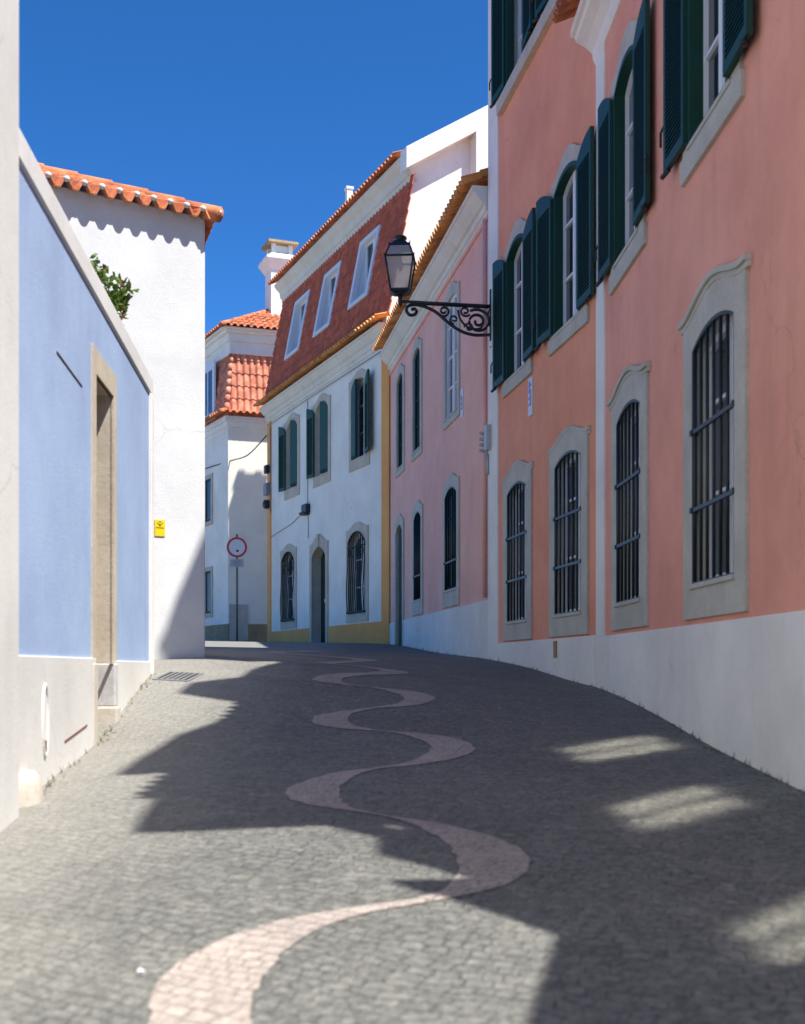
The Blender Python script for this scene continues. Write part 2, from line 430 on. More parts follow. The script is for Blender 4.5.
# ------------------------------------------------------------------ building parts
def window(F, house, s, w, z0, zs, zc, side=.28, zb=None, z_ear=None, z_pk=None, mould=0, trim='stone', pane_d=-.2, rows=2, name='window', label=None, proud=.035, dark=False):
    """stone surround with lining; sub-parts frame and pane"""
    zb = z0 - .3 if zb is None else zb
    mb = MB()
    hw = w / 2 + side
    outer = [(s - hw, zb), (s + hw, zb)] + hood(s, hw, z_ear, z_pk)
    op = arc(s, w, z0, zs, zc)
    mb.prism(F, outer, -.02, proud, [op])
    mb.prism(F, arc(s, w, z0, zs, zc, .06), pane_d - .06, 0.0, [op])
    mb.box(F, s - w / 2 - .02, s + w / 2 + .02, -.1, proud + .02, z0 - .03, z0 + .012)
    if mould:
        top = hood(s, hw + .07, z_ear, z_pk)
        for off, dd, th in ((0.0, mould, .05), (-.05, mould * .6, .045)):
            ring = [(a, z + off) for a, z in top] + [(a, z + off - th) for a, z in reversed(top)]
            mb.prism(F, ring, 0, dd)
    o = mb.build(name, M[trim], house, label, bevel=.006)
    fr = MB()
    fr.prism(F, arc(s, w, z0, zs, zc, .01), pane_d, pane_d + .06, [arc(s, w - .15, z0 + .08, zs - .02, zc - .075)])
    fr.box(F, s - .045, s + .045, pane_d + .002, pane_d + .065, z0 + .02, zc - .03)
    for i in range(rows):
        z = z0 + (zs - z0) * (i + 1) / (rows + .6)
        for sg in (-1, 1): fr.box(F, s + sg * .045, s + sg * (w / 2 - .07), pane_d + .004, pane_d + .045, z - .017, z + .017)
    for sg in (-1, 1): fr.box(F, s + sg * .05, s + sg * .095, pane_d + .004, pane_d + .05, z0 + .08, zc - .06)
    fr.build('frame', M['door_dark' if dark else 'wood_white'], o)
    pn = MB(); pn.prism(F, arc(s, w, z0, zs, zc, .03), pane_d - .03, pane_d + .012)
    pn.build('pane', M['glass_dull' if dark else 'glass'], o)
    return o

def grille(F, win, s, w, z0, zs, zc, nb=6, hz=(2.05, 1.37)):
    mb = MB(); d = .012
    for i in range(nb + 1):
        x = s - w / 2 + .035 + (w - .07) * i / nb
        mb.tube([F(x, d, z0 + .01), F(x, d, arc_top(s, w, zs, zc, x) - .01)], .0155, 6)
    ring = arc(s, w, z0, zs, zc, -.004); inner = arc(s, w - .05, z0 + .03, zs - .01, zc - .03)
    mb.prism(F, ring, d - .018, d + .018, [inner])
    for z in hz:
        mb.box(F, s - w / 2 - .02, s + w / 2 + .02, d - .006, d + .024, z - .017, z + .017)
        for sg in (-1, 1): mb.box(F, s + sg * (w / 2 + .02), s + sg * (w / 2 - .03), d - .03, d + .036, z - .024, z + .024)
    return mb.build('grille', M['iron'], win)

def belly_grille(F, win, s, w, z0, zs, zc):
    mb = MB(); nb = 8
    def bulge(t): return .05 + .05 * math.exp(-((t - .32) / .26) ** 2)
    for i in range(nb + 1):
        x = s - w / 2 + w * i / nb; zt = arc_top(s, w, zs, zc, x) - .02
        mb.tube([F(x, bulge(k / 10), z0 + .03 + (zt - z0 - .03) * k / 10) for k in range(11)], .016, 5)
    for z in (z0 + .05, z0 + .08):
        mb.box(F, s - w / 2 - .04, s + w / 2 + .04, 0.0, bulge(0) + .03, z - .02, z + .012)
    arcp = [F(p[0], .06, p[1]) for p in arc(s, w, z0, zs, zc, -.01)[2:]]
    mb.tube(arcp, .022, 6)
    for z in (zs - .12,):
        mb.tube([F(s - w / 2 - .05, .055, z), F(s + w / 2 + .05, .055, z)], .016, 5)
    for sg in (-1, 1):      # scrolls in the head
        for cxx in (.18, .42):
            cen = s + sg * w * cxx * .9; zc_ = zs - .28
            mb.tube([F(cen + .09 * math.cos(a), .06, zc_ + .13 * math.sin(a)) for a in np.linspace(0, 2 * PI, 13)], .011, 5)
    return mb.build('grille', M['door_dark'], win)

def shutter(F, win, s, w, z0, zs, zc, sg, swing=180, mat='green', stay=True, lw=None):
    """louvred leaf hinged at one jamb. sg=+1: the far jamb, -1: the near one; swing 180 = flat on the wall"""
    lw = lw or w / 2 + .06; hs = s + sg * w / 2
    a = math.radians(180 - swing)
    u = F.u * sg * math.cos(a) + F.n * math.sin(a)
    n = F.n * math.cos(a) - F.u * sg * math.sin(a)
    G = F.turned(hs, .042, u, n)
    mb = MB(); th = .05
    def top(t): return arc_top(s, w, zs, zc, s - sg * max(0, w / 2 - t))
    b0 = z0 + .03; zt = zs - .10
    N_ = 8
    crown = [(lw * i / N_, top(lw * i / N_) - .012) for i in range(N_ + 1)]
    head = [(0, zt), (lw, zt)] + list(reversed(crown))
    mb.prism(G, head, 0, th)
    mb.box(G, 0, .065, 0, th, b0, zt); mb.box(G, lw - .065, lw, 0, th, b0, zt)
    mb.box(G, .065, lw - .065, 0, th, b0, b0 + .10)
    zm = (b0 + zt) / 2
    mb.box(G, .065, lw - .065, 0, .006, b0, zt)
    z = b0 + .12
    while z < zt - .02:
        if True:
            P = [G(x, d, zz) for (zz0) in (0, .010) for (x, d, zz) in ((.065, .004, z + .034 + zz0), (lw - .065, .004, z + .034 + zz0), (lw - .065, th + .004, z + zz0), (.065, th + .004, z + zz0))]
            mb.hexa(P)
        z += .045
    o = mb.build('shutter', M[mat], win)
    if stay:
        q = F.turned(hs, .05, u, n)
        zz = b0 + .45; hk = MB()
        hk.tube([q(lw - .03, .03, zz), q(lw + .04, .03, zz), q(lw + .055, .05, zz - .05), q(lw + .06, .05, zz - .18)], .013, 6)
        hk.build('shutter_stay', M['black'], win)
        hk = MB(); hk.tube([q(lw - .12, .02, b0 - .015), q(lw - .02, .06, b0 - .05)], .024, 6)
        hk.build('shutter_catch', M['black'], win)
    return o

def shutter_frame(F, win, s, w, z0, zs, zc):
    mb = MB(); mb.prism(F, arc(s, w, z0 + .015, zs, zc, -.002), -.07, .052, [arc(s, w - .15, z0 + .016, zs, zc - .06)])
    return mb.build('shutter_frame', M['green'], win)

def facade(F, house, s0, s1, zb, zt, openings, mat, depth, name='wall', roof_top=None, bevel=0):
    """front with holes plus side, back and top faces"""
    mb = MB()
    mb.prism(F, [(s0, zb), (s1, zb), (s1, zt), (s0, zt)], -.3, 0, openings)
    mb.box(F, s0, s1, -depth, -.3, zb, zt)
    return mb.build(name, M[mat], house)

def tile_roof(O, U, V, width, length, pitch=.2, row=.38, amp=.045, lo=None, hi=None, rise=.025, skip=None, W=None):
    """corrugated barrel-tile sheet; lo/hi(v) clip it for hips. Returns an MB (thicken with solidify)"""
    U = Vector(U).normalized(); V = Vector(V).normalized(); W = W or U.cross(V).normalized()
    if W.z < 0: W = -W
    O = Vector(O); seg = 8
    nc = max(1, round(width / pitch)); nr = max(1, round(length / row))
    mb = MB(); lines = []
    for r in range(nr):
        lines.append((r * length / nr, rise)); lines.append(((r + 1) * length / nr, 0))
    nu = nc * seg + 1; vs = []
    for v, h in lines:
        a = lo(v) if lo else 0; b = hi(v) if hi else width
        for i in range(nu):
            t = i / seg * (width / nc)
            ph = (i % seg) / seg
            c = math.cos(2 * PI * ph)
            prof = amp * (math.copysign(abs(c) ** .65, c))
            tt = min(max(t, a), b)
            vs.append(O + U * tt + V * v + W * (prof + h))
    fs = [(j * nu + i, j * nu + i + 1, (j + 1) * nu + i + 1, (j + 1) * nu + i) for j in range(len(lines) - 1) for i in range(nu - 1)
          if not (skip and skip((i + .5) / seg * (width / nc), (lines[j][0] + lines[j + 1][0]) / 2))]
    mb.add(vs, fs, 0, False)
    return mb

def roof_object(mb, parent, mat='tile', name='roof', thick=.022):
    o = mb.build(name, M[mat], parent, fix=False)
    sd = o.modifiers.new('thickness', 'SOLIDIFY'); sd.thickness = thick; sd.offset = 0
    return o

def cornice(F, house, prof, s0, s1, mat='white'):
    mb = MB(); mb.profile(F, prof, s0, s1)
    return mb.build('cornice', M[mat], house, bevel=.008)

def slab(F, house, name, mat, s0, s1, z0, z1, d=.03, bevel=0, label=None):
    mb = MB(); mb.box(F, s0, s1, -.05, d, z0, z1)
    return mb.build(name, M[mat], house, label, bevel=bevel)

W_LOW = dict(w=1.18, z0=.71, zs=2.76, zc=2.89)      # barred ground-floor windows
W_UP = dict(w=1.16, z0=4.6, zs=6.52, zc=6.72)       # shuttered upper windows

# ------------------------------------------------------------------ near salmon house
FN = Street(2.9, -.0315, 'R')
h = thing('house', (2.6, 9, ground(2.6, 9)), 'nearest salmon pink house on the right, with moulded hoods over its barred windows', 'house', 'houses along the cobbled street')
N0, N1 = FN.at(4.85), FN.at(14.62)
lows = [FN.at(9.72), FN.at(12.83)]; ups = [FN.at(9.80), FN.at(12.90)]
holes = [arc(s, W_LOW['w'], W_LOW['z0'], W_LOW['zs'], W_LOW['zc'], .05) for s in lows] + [arc(s, W_UP['w'], W_UP['z0'], W_UP['zs'], W_UP['zc'], .05) for s in ups]
facade(FN, h, N0, N1, -3, 7.9, holes, 'pink_near', 6)
slab(FN, h, 'plinth', 'white', N0 - .03, N1 - .002, -3, .372, .03, .01)
slab(FN, h, 'corner_pilaster', 'white', FN.at(14.14), N1 - .004, .372, 7.66, .028, .006)
for s in lows:
    w = window(FN, h, s, side=.27, zb=.42, z_ear=3.10, z_pk=3.26, mould=.07, pane_d=-.17, **W_LOW)
    grille(FN, w, s, **W_LOW)
for s in ups:
    w = window(FN, h, s, side=.22, zb=4.56, z_ear=6.78, z_pk=7.02, pane_d=-.13, **W_UP)
    sl = MB(); sl.box(FN, s - .86, s + .86, -.02, .045, 4.35, 4.565); sl.build('sill', M['stone'], w, bevel=.008)
    shutter_frame(FN, w, s, **W_UP)
    shutter(FN, w, s, sg=1, swing=179, **W_UP); shutter(FN, w, s, sg=-1, swing=178, **W_UP)
cornice(FN, h, [(-.1, 7.5), (.03, 7.5), (.06, 7.56), (.07, 7.64), (.16, 7.72), (.27, 7.78), (.29, 7.83), (.34, 7.84), (.34, 7.94), (-.1, 7.94)], N0 - .05, N1 + .02)
O = Vector(FN(N0 - .0, .56, 7.98)); V = (-FN.n * .9 + Vector((0, 0, .42)))
roof_object(tile_roof(O, FN.u, V, N1 - N0 + .0, 1.0, .2, .36), h)
# unseen wall added behind the eave, outline and hole shaped to cast street shadows
sil = [(1.0,-3),(1.0,5.3),(2.02,5.12),(2.49,4.94),(3.07,4.72),(3.2,5.21),(3.29,5.72),(3.31,6.03),(3.4,6.4),(3.68,5.53),(3.77,5.91),(3.81,6.27),(3.85,6.58),(4.19,6.62),(4.23,6.9),(4.28,7.43),(3.35,9.81),(5.21,10.33),(4.74,11.14),(5.56,11.21),(6.61,11.1),(7.73,10.37),(8.3,10.39),(8.22,11.58),(8.2,12.22),(8.78,12.24),(9.6,11.24),(10.21,11.24),(11.1,10.98),(11.9,10.4),(12.6,10.3),(12.0,10.95),(10.95,11.89),(10.66,12.97),(10.17,14.41),(10.34,14.4),(10.48,14.53),(10.7,14.59),(10.92,14.66),(14.4,15.2),(14.4,-3)]
FA = Frame(3.2, 0, 0, 1, -1, 0)
mb = MB(); mb.prism(FA, sil, -.14, 0, [[(4.60, 7.2), (4.76, 6.9), (4.72, 6.35), (4.46, 6.3), (4.38, 6.8)]])
mb.build('attic_or_shadow_wall', M['white'], h)

# ------------------------------------------------------------------ tall salmon house
FM = Street(4.865, -.166, 'R')
h = thing('house', (2.0, 17.3, ground(2.0, 17.3)), 'tall orange pink house with lantern bracket on its corner and shutters on two visible floors', 'house', 'houses along the cobbled street')
M0, M1 = FM.at(14.64), FM.at(20.2)
lows = [FM.at(15.77), FM.at(18.36)]
T_UP = dict(w=1.16, z0=9.32, zs=11.3, zc=11.5)
holes = [arc(s, q['w'], q['z0'], q['zs'], q['zc'], .05) for s in lows for q in (W_LOW, W_UP, T_UP)]
facade(FM, h, M0, M1, -3, 12.8, holes, 'pink_tall', 7)
slab(FM, h, 'plinth', 'white', M0, M1 - .62, -3, .395, .03, .01)
slab(FM, h, 'corner_pilaster', 'white', M1 - .66, M1, -3.01, 12.6, .034, .008)
for s in lows:
    w = window(FM, h, s, side=.25, zb=.42, z_ear=3.06, z_pk=3.22, mould=.04, pane_d=-.17, **W_LOW)
    grille(FM, w, s, **W_LOW)
    w = window(FM, h, s, side=.22, zb=4.60, z_ear=6.72, z_pk=6.98, pane_d=-.13, **W_UP)
    sl = MB(); sl.box(FM, s - .86, s + .86, -.02, .045, 4.39, 4.605); sl.build('sill', M['stone'], w, bevel=.008)
    shutter_frame(FM, w, s, **W_UP)
    shutter(FM, w, s, sg=1, swing=178, **W_UP); shutter(FM, w, s, sg=-1, swing=178, **W_UP)
    w = window(FM, h, s, side=.22, zb=9.30, z_ear=11.5, z_pk=11.8, **T_UP)
    shutter_frame(FM, w, s, **T_UP)
    shutter(FM, w, s, sg=1, swing=176, **T_UP); shutter(FM, w, s, sg=-1, swing=175, **T_UP)
slab(FM, h, 'sill_course', 'stone', FM.at(15.0), FM.at(19.36), 9.08, 9.30, .10, .01)
cornice(FM, h, [(-.1, 12.4), (.05, 12.4), (.2, 12.6), (.4, 12.8), (.4, 12.95), (-.1, 12.95)], M0, M1)
O = Vector(FM(M0, .55, 12.98)); V = (-FM.n * .9 + Vector((0, 0, .42)))
roof_object(tile_roof(O, FM.u, V, M1 - M0, 2.6, .2, .36), h)

# ------------------------------------------------------------------ rose house
h = thing('house', (.8, 25, ground(.8, 25)), 'pale rose pink house with cream cornice and grey white base behind the lantern', 'house', 'houses along the cobbled street')
FL = FM
L0, L1 = FL.at(20.21), FL.at(31.12)
lw = [(FL.at(27.05), .92), (FL.at(23.35), 1.16)]
L_LOW = dict(z0=1.53, zs=3.42, zc=3.58); L_UP = dict(z0=5.0, zs=7.2, zc=7.36)
uw = [(FL.at(29.5), .92), (FL.at(27.15), .92), (FL.at(23.3), 1.16)]
ds = FL.at(29.6); D_L = dict(w=.98, z0=.42, zs=3.38, zc=3.58)
holes = [arc(s, w_, L_LOW['z0'], L_LOW['zs'], L_LOW['zc'], .05) for s, w_ in lw] + [arc(s, w_, L_UP['z0'], L_UP['zs'], L_UP['zc'], .05) for s, w_ in uw] + [arc(ds, D_L['w'], D_L['z0'], D_L['zs'], D_L['zc'], .05)]
facade(FL, h, L0, L1, -3, 8.2, holes, 'pink_pale', 6)
slab(FL, h, 'plinth', 'white_old', L0, ds - .68, -3, 1.16, .03, .01); slab(FL, h, 'plinth', 'white_old', ds + .68, L1, -3, 1.16, .03, .01)
for s, w_ in lw:
    w = window(FL, h, s, w_, side=.2, zb=1.2, z_ear=3.68, z_pk=3.85, pane_d=-.07, dark=True, **L_LOW)
    grille(FL, w, s, w_, nb=5, hz=(2.1,), **L_LOW)
for s, w_ in uw:
    w = window(FL, h, s, w_, side=.19, zb=4.84, z_ear=7.42, z_pk=7.62, rows=3, pane_d=-.08, dark=w_ < 1, **L_UP)
dr = MB(); dr.prism(FL, [(ds - .68, -.5), (ds + .68, -.5)] + hood(ds, .68, 3.68, 3.86), -.02, .04, [arc(ds, D_L['w'], D_L['z0'], D_L['zs'], D_L['zc'])])
dr.prism(FL, arc(ds, D_L['w'], D_L['z0'], D_L['zs'], D_L['zc'], .06), -.28, 0, [arc(ds, D_L['w'], D_L['z0'], D_L['zs'], D_L['zc'])])
dr.box(FL, ds - .6, ds + .6, -.28, .22, .2, .44); dr.box(FL, ds - .66, ds + .66, -.2, .45, .1, .30)
dr = dr.build('doorway', M['stone'], h, bevel=.008)
lf = MB(); lf.prism(FL, arc(ds, D_L['w'], D_L['z0'], D_L['zs'], D_L['zc'], .02), -.14, -.05)
for sg in (-1, 1):
    for z0_, z1_ in ((.6, 1.35), (1.5, 2.6), (2.7, 3.3)): lf.box(FL, ds + sg * .07, ds + sg * .42, -.05, -.03, z0_, z1_)
lf = lf.build('door', M['door_dark'], dr, bevel=.006)
cornice(FL, h, [(-.1, 7.80), (.03, 7.80), (.03, 7.86), (.07, 7.88), (.07, 7.98), (.12, 8.00), (.20, 8.09), (.26, 8.17), (.28, 8.20), (.30, 8.20), (.30, 8.29), (-.1, 8.29)], L0 + .03, L1, 'cream')
md = MB(); md.box(FL, L0 + .03, L1, -.02, .045, 7.72, 7.80); md.build('string_course', M['pink_pale'], h, bevel=.01)
O = Vector(FL(L0 + .03, .47, 8.35)); V = (-FL.n * .9 + Vector((0, 0, .38)))
roof_object(tile_roof(O, FL.u, V, L1 - L0 - .03, 4.0, .2, .36), h, 'tile_ochre')
dp = MB(); dp.tube([FL(L0 + .12, .06, 7.75), FL(L0 + .12, .06, 1.2)], .04, 8); dp.build('drainpipe', M['pink_pale'], h)

# ------------------------------------------------------------------ white house with red mansard
FW = Street(13.02, -.4276, 'R')
h = thing('house', (-2.2, 36, ground(-2.2, 36)), 'white house with dark red tiled mansard roof, ochre base and ochre corner strips', 'house', 'houses along the cobbled street')
W0, W1 = FW.at(31.2), FW.at(41.52)
gl = [FW.at(39.3), FW.at(33.4)]; G_W = dict(w=1.32, z0=1.5, zs=3.55, zc=3.85)
dW = FW.at(36.45); D_W = dict(w=1.3, z0=.72, zs=3.42, zc=3.72)
u3 = [FW.at(38.95), FW.at(36.2), FW.at(33.25)]; U_W = dict(w=1.2, z0=5.92, zs=7.92, zc=8.18)
holes = [arc(s, G_W['w'], G_W['z0'], G_W['zs'], G_W['zc'], .05) for s in gl] + [arc(s, U_W['w'], U_W['z0'], U_W['zs'], U_W['zc'], .05) for s in u3] + [arc(dW, D_W['w'], D_W['z0'], D_W['zs'], D_W['zc'], .05)]
facade(FW, h, W0, W1, -3, 9.1, holes, 'white_warm', 7)
slab(FW, h, 'plinth', 'ochre', W0 + .5, dW - .86, -3, 1.235, .025); slab(FW, h, 'plinth', 'ochre', dW + .86, W1 - .38, -3, 1.235, .025)
for a, b in ((W0, W0 + .52), (W1 - .40, W1)): slab(FW, h, 'corner_pilaster', 'ochre', a, b, -3, 8.76, .035)
for s in gl:
    w = window(FW, h, s, side=.2, zb=1.28, z_ear=3.95, z_pk=4.12, trim='stone_warm', **G_W)
    belly_grille(FW, w, s, **G_W)
for i, s in enumerate(u3):
    w = window(FW, h, s, side=.2, zb=5.62, z_ear=8.22, z_pk=8.42, trim='stone_warm', **U_W)
    if i < 2:
        shutter(FW, w, s, sg=1, swing=174, mat='green_light', stay=False, lw=.52, **U_W); shutter(FW, w, s, sg=-1, swing=7, lw=.54, mat='green_light', stay=False, **U_W)
    else:
        shutter(FW, w, s, sg=1, swing=8, lw=.54, mat='green_light', stay=False, **U_W); shutter(FW, w, s, sg=-1, swing=168, lw=.54, mat='green_light', stay=False, **U_W)
dr = MB(); dr.prism(FW, [(dW - .86, -.5), (dW + .86, -.5)] + hood(dW, .86, 3.85, 4.1), -.02, .04, [arc(dW, D_W['w'], D_W['z0'], D_W['zs'], D_W['zc'])])
dr.prism(FW, arc(dW, D_W['w'], D_W['z0'], D_W['zs'], D_W['zc'], .06), -.45, 0, [arc(dW, D_W['w'], D_W['z0'], D_W['zs'], D_W['zc'])])
dr.box(FW, dW - .1, dW + .1, 0, .075, 3.72, 4.12)
dr.box(FW, dW - .7, dW + .7, -.4, .12, .4, .735)
dr = dr.build('doorway', M['stone_warm'], h, bevel=.01)
lf = MB(); lf.prism(FW, arc(dW, D_W['w'], D_W['z0'], D_W['zs'], D_W['zc'], .02), -.36, -.28)
for sg in (-1, 1):
    for z0_, z1_ in ((.95, 1.7), (1.85, 2.6), (2.75, 3.35)): lf.box(FW, dW + sg * .08, dW + sg * .55, -.28, -.255, z0_, z1_)
lf = lf.build('door', M['door_dark'], dr, bevel=.006)
kb = MB(); kb.box(FW, dW - .10, dW - .03, -.28, -.2, 2.02, 2.12); kb.box(FW, dW + .03, dW + .10, -.28, -.2, 2.02, 2.12)
kb.build('handle', M['sign_white'], lf)
cornice(FW, h, [(-.1, 8.62), (.04, 8.62), (.04, 8.72), (.09, 8.74), (.09, 8.86), (.15, 8.89), (.24, 9.0), (.28, 9.06), (.31, 9.06), (.31, 9.14), (-.1, 9.14)], W0, W1 + .1, 'cream')
# mansard slope
SB = .60; Z0M, Z1M = 9.18, 13.15
Z0M = 9.32; DM = .12; TM = .75
Vm = (-FW.n * TM + Vector((0, 0, Z1M - Z0M)))
dorm = [FW.at(39.2) - W0 + .30, FW.at(36.45) - W0 + .30, FW.at(33.55) - W0 + .30]
dv0, dv1 = (10.37 - Z0M) / (Z1M - Z0M) * Vm.length + .1, (12.5 - Z0M) / (Z1M - Z0M) * Vm.length - .1
roof_object(tile_roof(Vector(FW(W0 - .30, DM, Z0M)), FW.u, Vm, W1 - W0 + .32, Vm.length, .24, .34, .022, rise=.03,
                      skip=lambda t, v: dv0 < v < dv1 and any(abs(t - q) < .72 for q in dorm)), h, 'tile_red', 'mansard')
roof_object(tile_roof(Vector(FW(W0 - .22, .50, 9.19)), FW.u, -FW.n * .42 + Vector((0, 0, .15)), W1 - W0 + .38, .44, .22, .44, .04), h, 'tile_ochre', 'eave')
def man_d(z): return DM - TM * (z - Z0M) / (Z1M - Z0M)
cr = MB()       # solid core behind the tiles, with its gable ends
cr.profile(FW, [(man_d(9.2) - 1.2, 9.2), (man_d(13.1) - 1.2, 13.1), (-7, 13.1), (-7, 9.2)], W0 + .01, W1 + .04)
cr.build('attic_or_shadow_wall', M['white'], h)
for s in (FW.at(39.2), FW.at(36.45), FW.at(33.55)):     # windows lying in the slope
    base = Vector(FW(s, man_d(10.37), 10.37)); up = (Vector(FW(s, man_d(12.5), 12.5)) - base); Lz = up.length; up.normalize()
    nrm = FW.u.cross(up).normalized()
    if nrm.dot(FW.n) < 0: nrm = -nrm
    def G(a, d, z, base=base, up=up, nrm=nrm):
        p = base + FW.u * a + up * z + nrm * d
        return (p.x, p.y, p.z)
    fr = MB()
    fr.prism(G, [(-.77, .04), (.77, .04), (.77, Lz - .06), (-.77, Lz - .06)], -.10, .07, [[(-.60, .17), (.60, .17), (.60, Lz - .2), (-.60, Lz - .2)]])
    fr = fr.build('dormer_window', M['wood_white'], h, bevel=.012)
    za, zb_ = 10.48, 12.34; dv = man_d(zb_) - .14
    ck = MB()
    for sg in (-1, 1):      # cheeks of the recess: the window itself stands upright behind the slope
        ck.profile(FW, [(man_d(za) - .02, za), (man_d(zb_) - .02, zb_), (dv - .05, zb_), (dv - .05, za)], *sorted((s + sg * .62, s + sg * .70)))
    ck.box(FW, s - .70, s + .70, dv - .05, man_d(za) - .03, za - .08, za + .02)
    ck.box(FW, s - .70, s + .70, dv - .05, man_d(zb_) - .03, zb_, zb_ + .06)
    ck.build('cheeks', M['wood_white'], fr)
    cs = MB(); a_, b_ = za + .02, zb_
    cs.prism(FW, [(s - .62, a_), (s + .62, a_), (s + .62, b_), (s - .62, b_)], dv, dv + .06, [[(s - .52, a_ + .1), (s - .05, a_ + .1), (s - .05, b_ - .09), (s - .52, b_ - .09)], [(s + .05, a_ + .1), (s + .52, a_ + .1), (s + .52, b_ - .09), (s + .05, b_ - .09)]])
    cs.build('frame', M['wood_white'], fr)
    pn = MB(); pn.box(FW, s - .62, s + .62, dv - .03, dv + .02, a_, b_); pn.build('pane', M['glass'], fr)
dU = man_d(13.15)
cornice(FW, h, [(dU - .25, 13.0), (dU + .06, 13.0), (dU + .06, 13.14), (dU + .12, 13.16), (dU + .14, 13.34), (dU + .25, 13.44), (dU + .33, 13.54), (dU + .33, 13.62), (dU - .25, 13.62)], W0 - .02, W1 + .24, 'cream')
Vt = (-FW.n * .88 + Vector((0, 0, .40)))
roof_object(tile_roof(Vector(FW(W0 + .08, dU + .5, 13.66)), FW.u, Vt, W1 - W0 + .42, 3.4, .22, .36, hi=lambda v: W1 - W0 + .42 - v * .9), h, 'tile')
# near gable end: white wall rising above the rose house, overhanging verge beam and its end block
FG = Frame(*FW(W0, 0, 0)[:2], -FW.n.x, -FW.n.y, -FW.u.x, -FW.u.y)
gw = MB(); gw.prism(FG, [(-.15, 9.0), (7, 9.0), (7, 16.0), (4.2, 16.0), (.56, 13.7), (.62, 13.1)], -.3, .02); gw.build('gable_wall', M['white'], h)
vb = MB(); vb.prism(FG, [(.30, 13.15), (2.35, 14.48), (2.35, 12.3), (4.4, 12.3), (4.4, 16.35), (.30, 13.72)], .0, .42); vb.build('verge', M['white'], h, bevel=.01)
ch = MB(); FE = Frame(-1.55, 41.25, .95, .31, .31, -.95)
ch.box(FE, -.48, .48, -.3, .3, 13, 16.1); ch.box(FE, -.54, .54, -.36, .36, 16.1, 16.2)
for q in (-.32, .34): ch.box(FE, q - .10, q + .10, -.12, .12, 16.2, 16.72); ch.box(FE, q - .13, q + .13, -.15, .15, 16.72, 16.8)
ch.build('chimney', M['white'], h)

# ------------------------------------------------------------------ far house closing the street
h = thing('house', (-6.5, 44, ground(-6.5, 44)), 'white house at the far end of the street with tiled mansard corner and tall chimney', 'house', 'houses along the cobbled street')
PX, PY = -6.52, 44.0
FR = Frame(PX, PY, .95, .31, .31, -.95)
FB = Frame(PX, PY, -.465, .886, -.886, -.465)
e1 = FR.u; e2 = FB.u
def wedge(mb, k, z0, z1, kin=None, L=9):
    """body of the corner house pushed out by k from its two faces"""
    def corner(off):   # meet of the two faces offset by off
        A = Vector((PX, PY, 0)) + FR.n * off; B = Vector((PX, PY, 0)) + FB.n * off
        # A + a e1 = B + b e2
        det = e1.x * (-e2.y) - (-e2.x) * e1.y
        rx, ry = B.x - A.x, B.y - A.y
        a = (rx * (-e2.y) - (-e2.x) * ry) / det
        return A + e1 * a
    k2 = k if kin is None else kin
    P = []
    for kk, z in ((k, z0), (k2, z1)):
        c = corner(kk); p1 = c + e1 * L; p3 = c + e2 * L; p2 = c + e1 * L + e2 * L
        P += [(q.x, q.y, z) for q in (c, p1, p2, p3)]
    mb.hexa(P)
    return corner
mb = MB(); cfun = wedge(mb, 0, -1, 9.3); mb.build('wall', M['white_warm'], h)
mb = MB(); wedge(mb, .02, -1, 1.62); mb.build('plinth', M['stone_dark'], h)
mb = MB(); wedge(mb, .06, 9.0, 9.2); wedge(mb, .14, 9.2, 9.4); mb.build('cornice', M['white'], h, bevel=.01)
mb = MB(); wedge(mb, .02, 9.35, 12.05, -.28); mb.build('attic_or_shadow_wall', M['tile_pale'], h)
def two_faced(z0, k0, z1, k1, L, pitch, row, amp, mat, name, rise=.03):
    c0 = cfun(k0); c1 = cfun(k1)
    for e, f in ((e1, FR), (e2, FB)):
        up = (-f.n * (k0 - k1) + Vector((0, 0, z1 - z0))); ln = up.length
        sh = (Vector((c1.x, c1.y, 0)) - Vector((c0.x, c0.y, 0))).dot(e)
        roof_object(tile_roof(Vector((c0.x, c0.y, z0)), e, up, L, ln, pitch, row, amp, lo=lambda v, sh=sh, ln=ln: sh * v / ln, rise=rise), h, mat, name)
    cap = MB(); n = 8
    pts = [Vector((c0.x, c0.y, z0)).lerp(Vector((c1.x, c1.y, z1)), i / n) for i in range(n + 1)]
    for i in range(n): cap.tube([pts[i], pts[i + 1]], [.11, .09], 8)
    cap.build('ridge_tiles', M[mat], h)
two_faced(9.48, .42, 9.62, .05, 8, .25, .40, .04, 'tile', 'eave')
two_faced(9.60, .10, 12.05, -.24, 8, .25, .47, .045, 'tile_pale', 'mansard')
mb = MB(); wedge(mb, -.10, 11.80, 12.25); wedge(mb, -.02, 12.25, 12.55); wedge(mb, .10, 12.55, 12.66); wedge(mb, .26, 12.66, 12.72); wedge(mb, .2, 12.72, 13.9, -2.6); mb.build('cornice', M['white'], h, bevel=.015)
two_faced(12.72, .36, 15.2, -4.2, 8, .25, .42, .045, 'tile', 'roof')
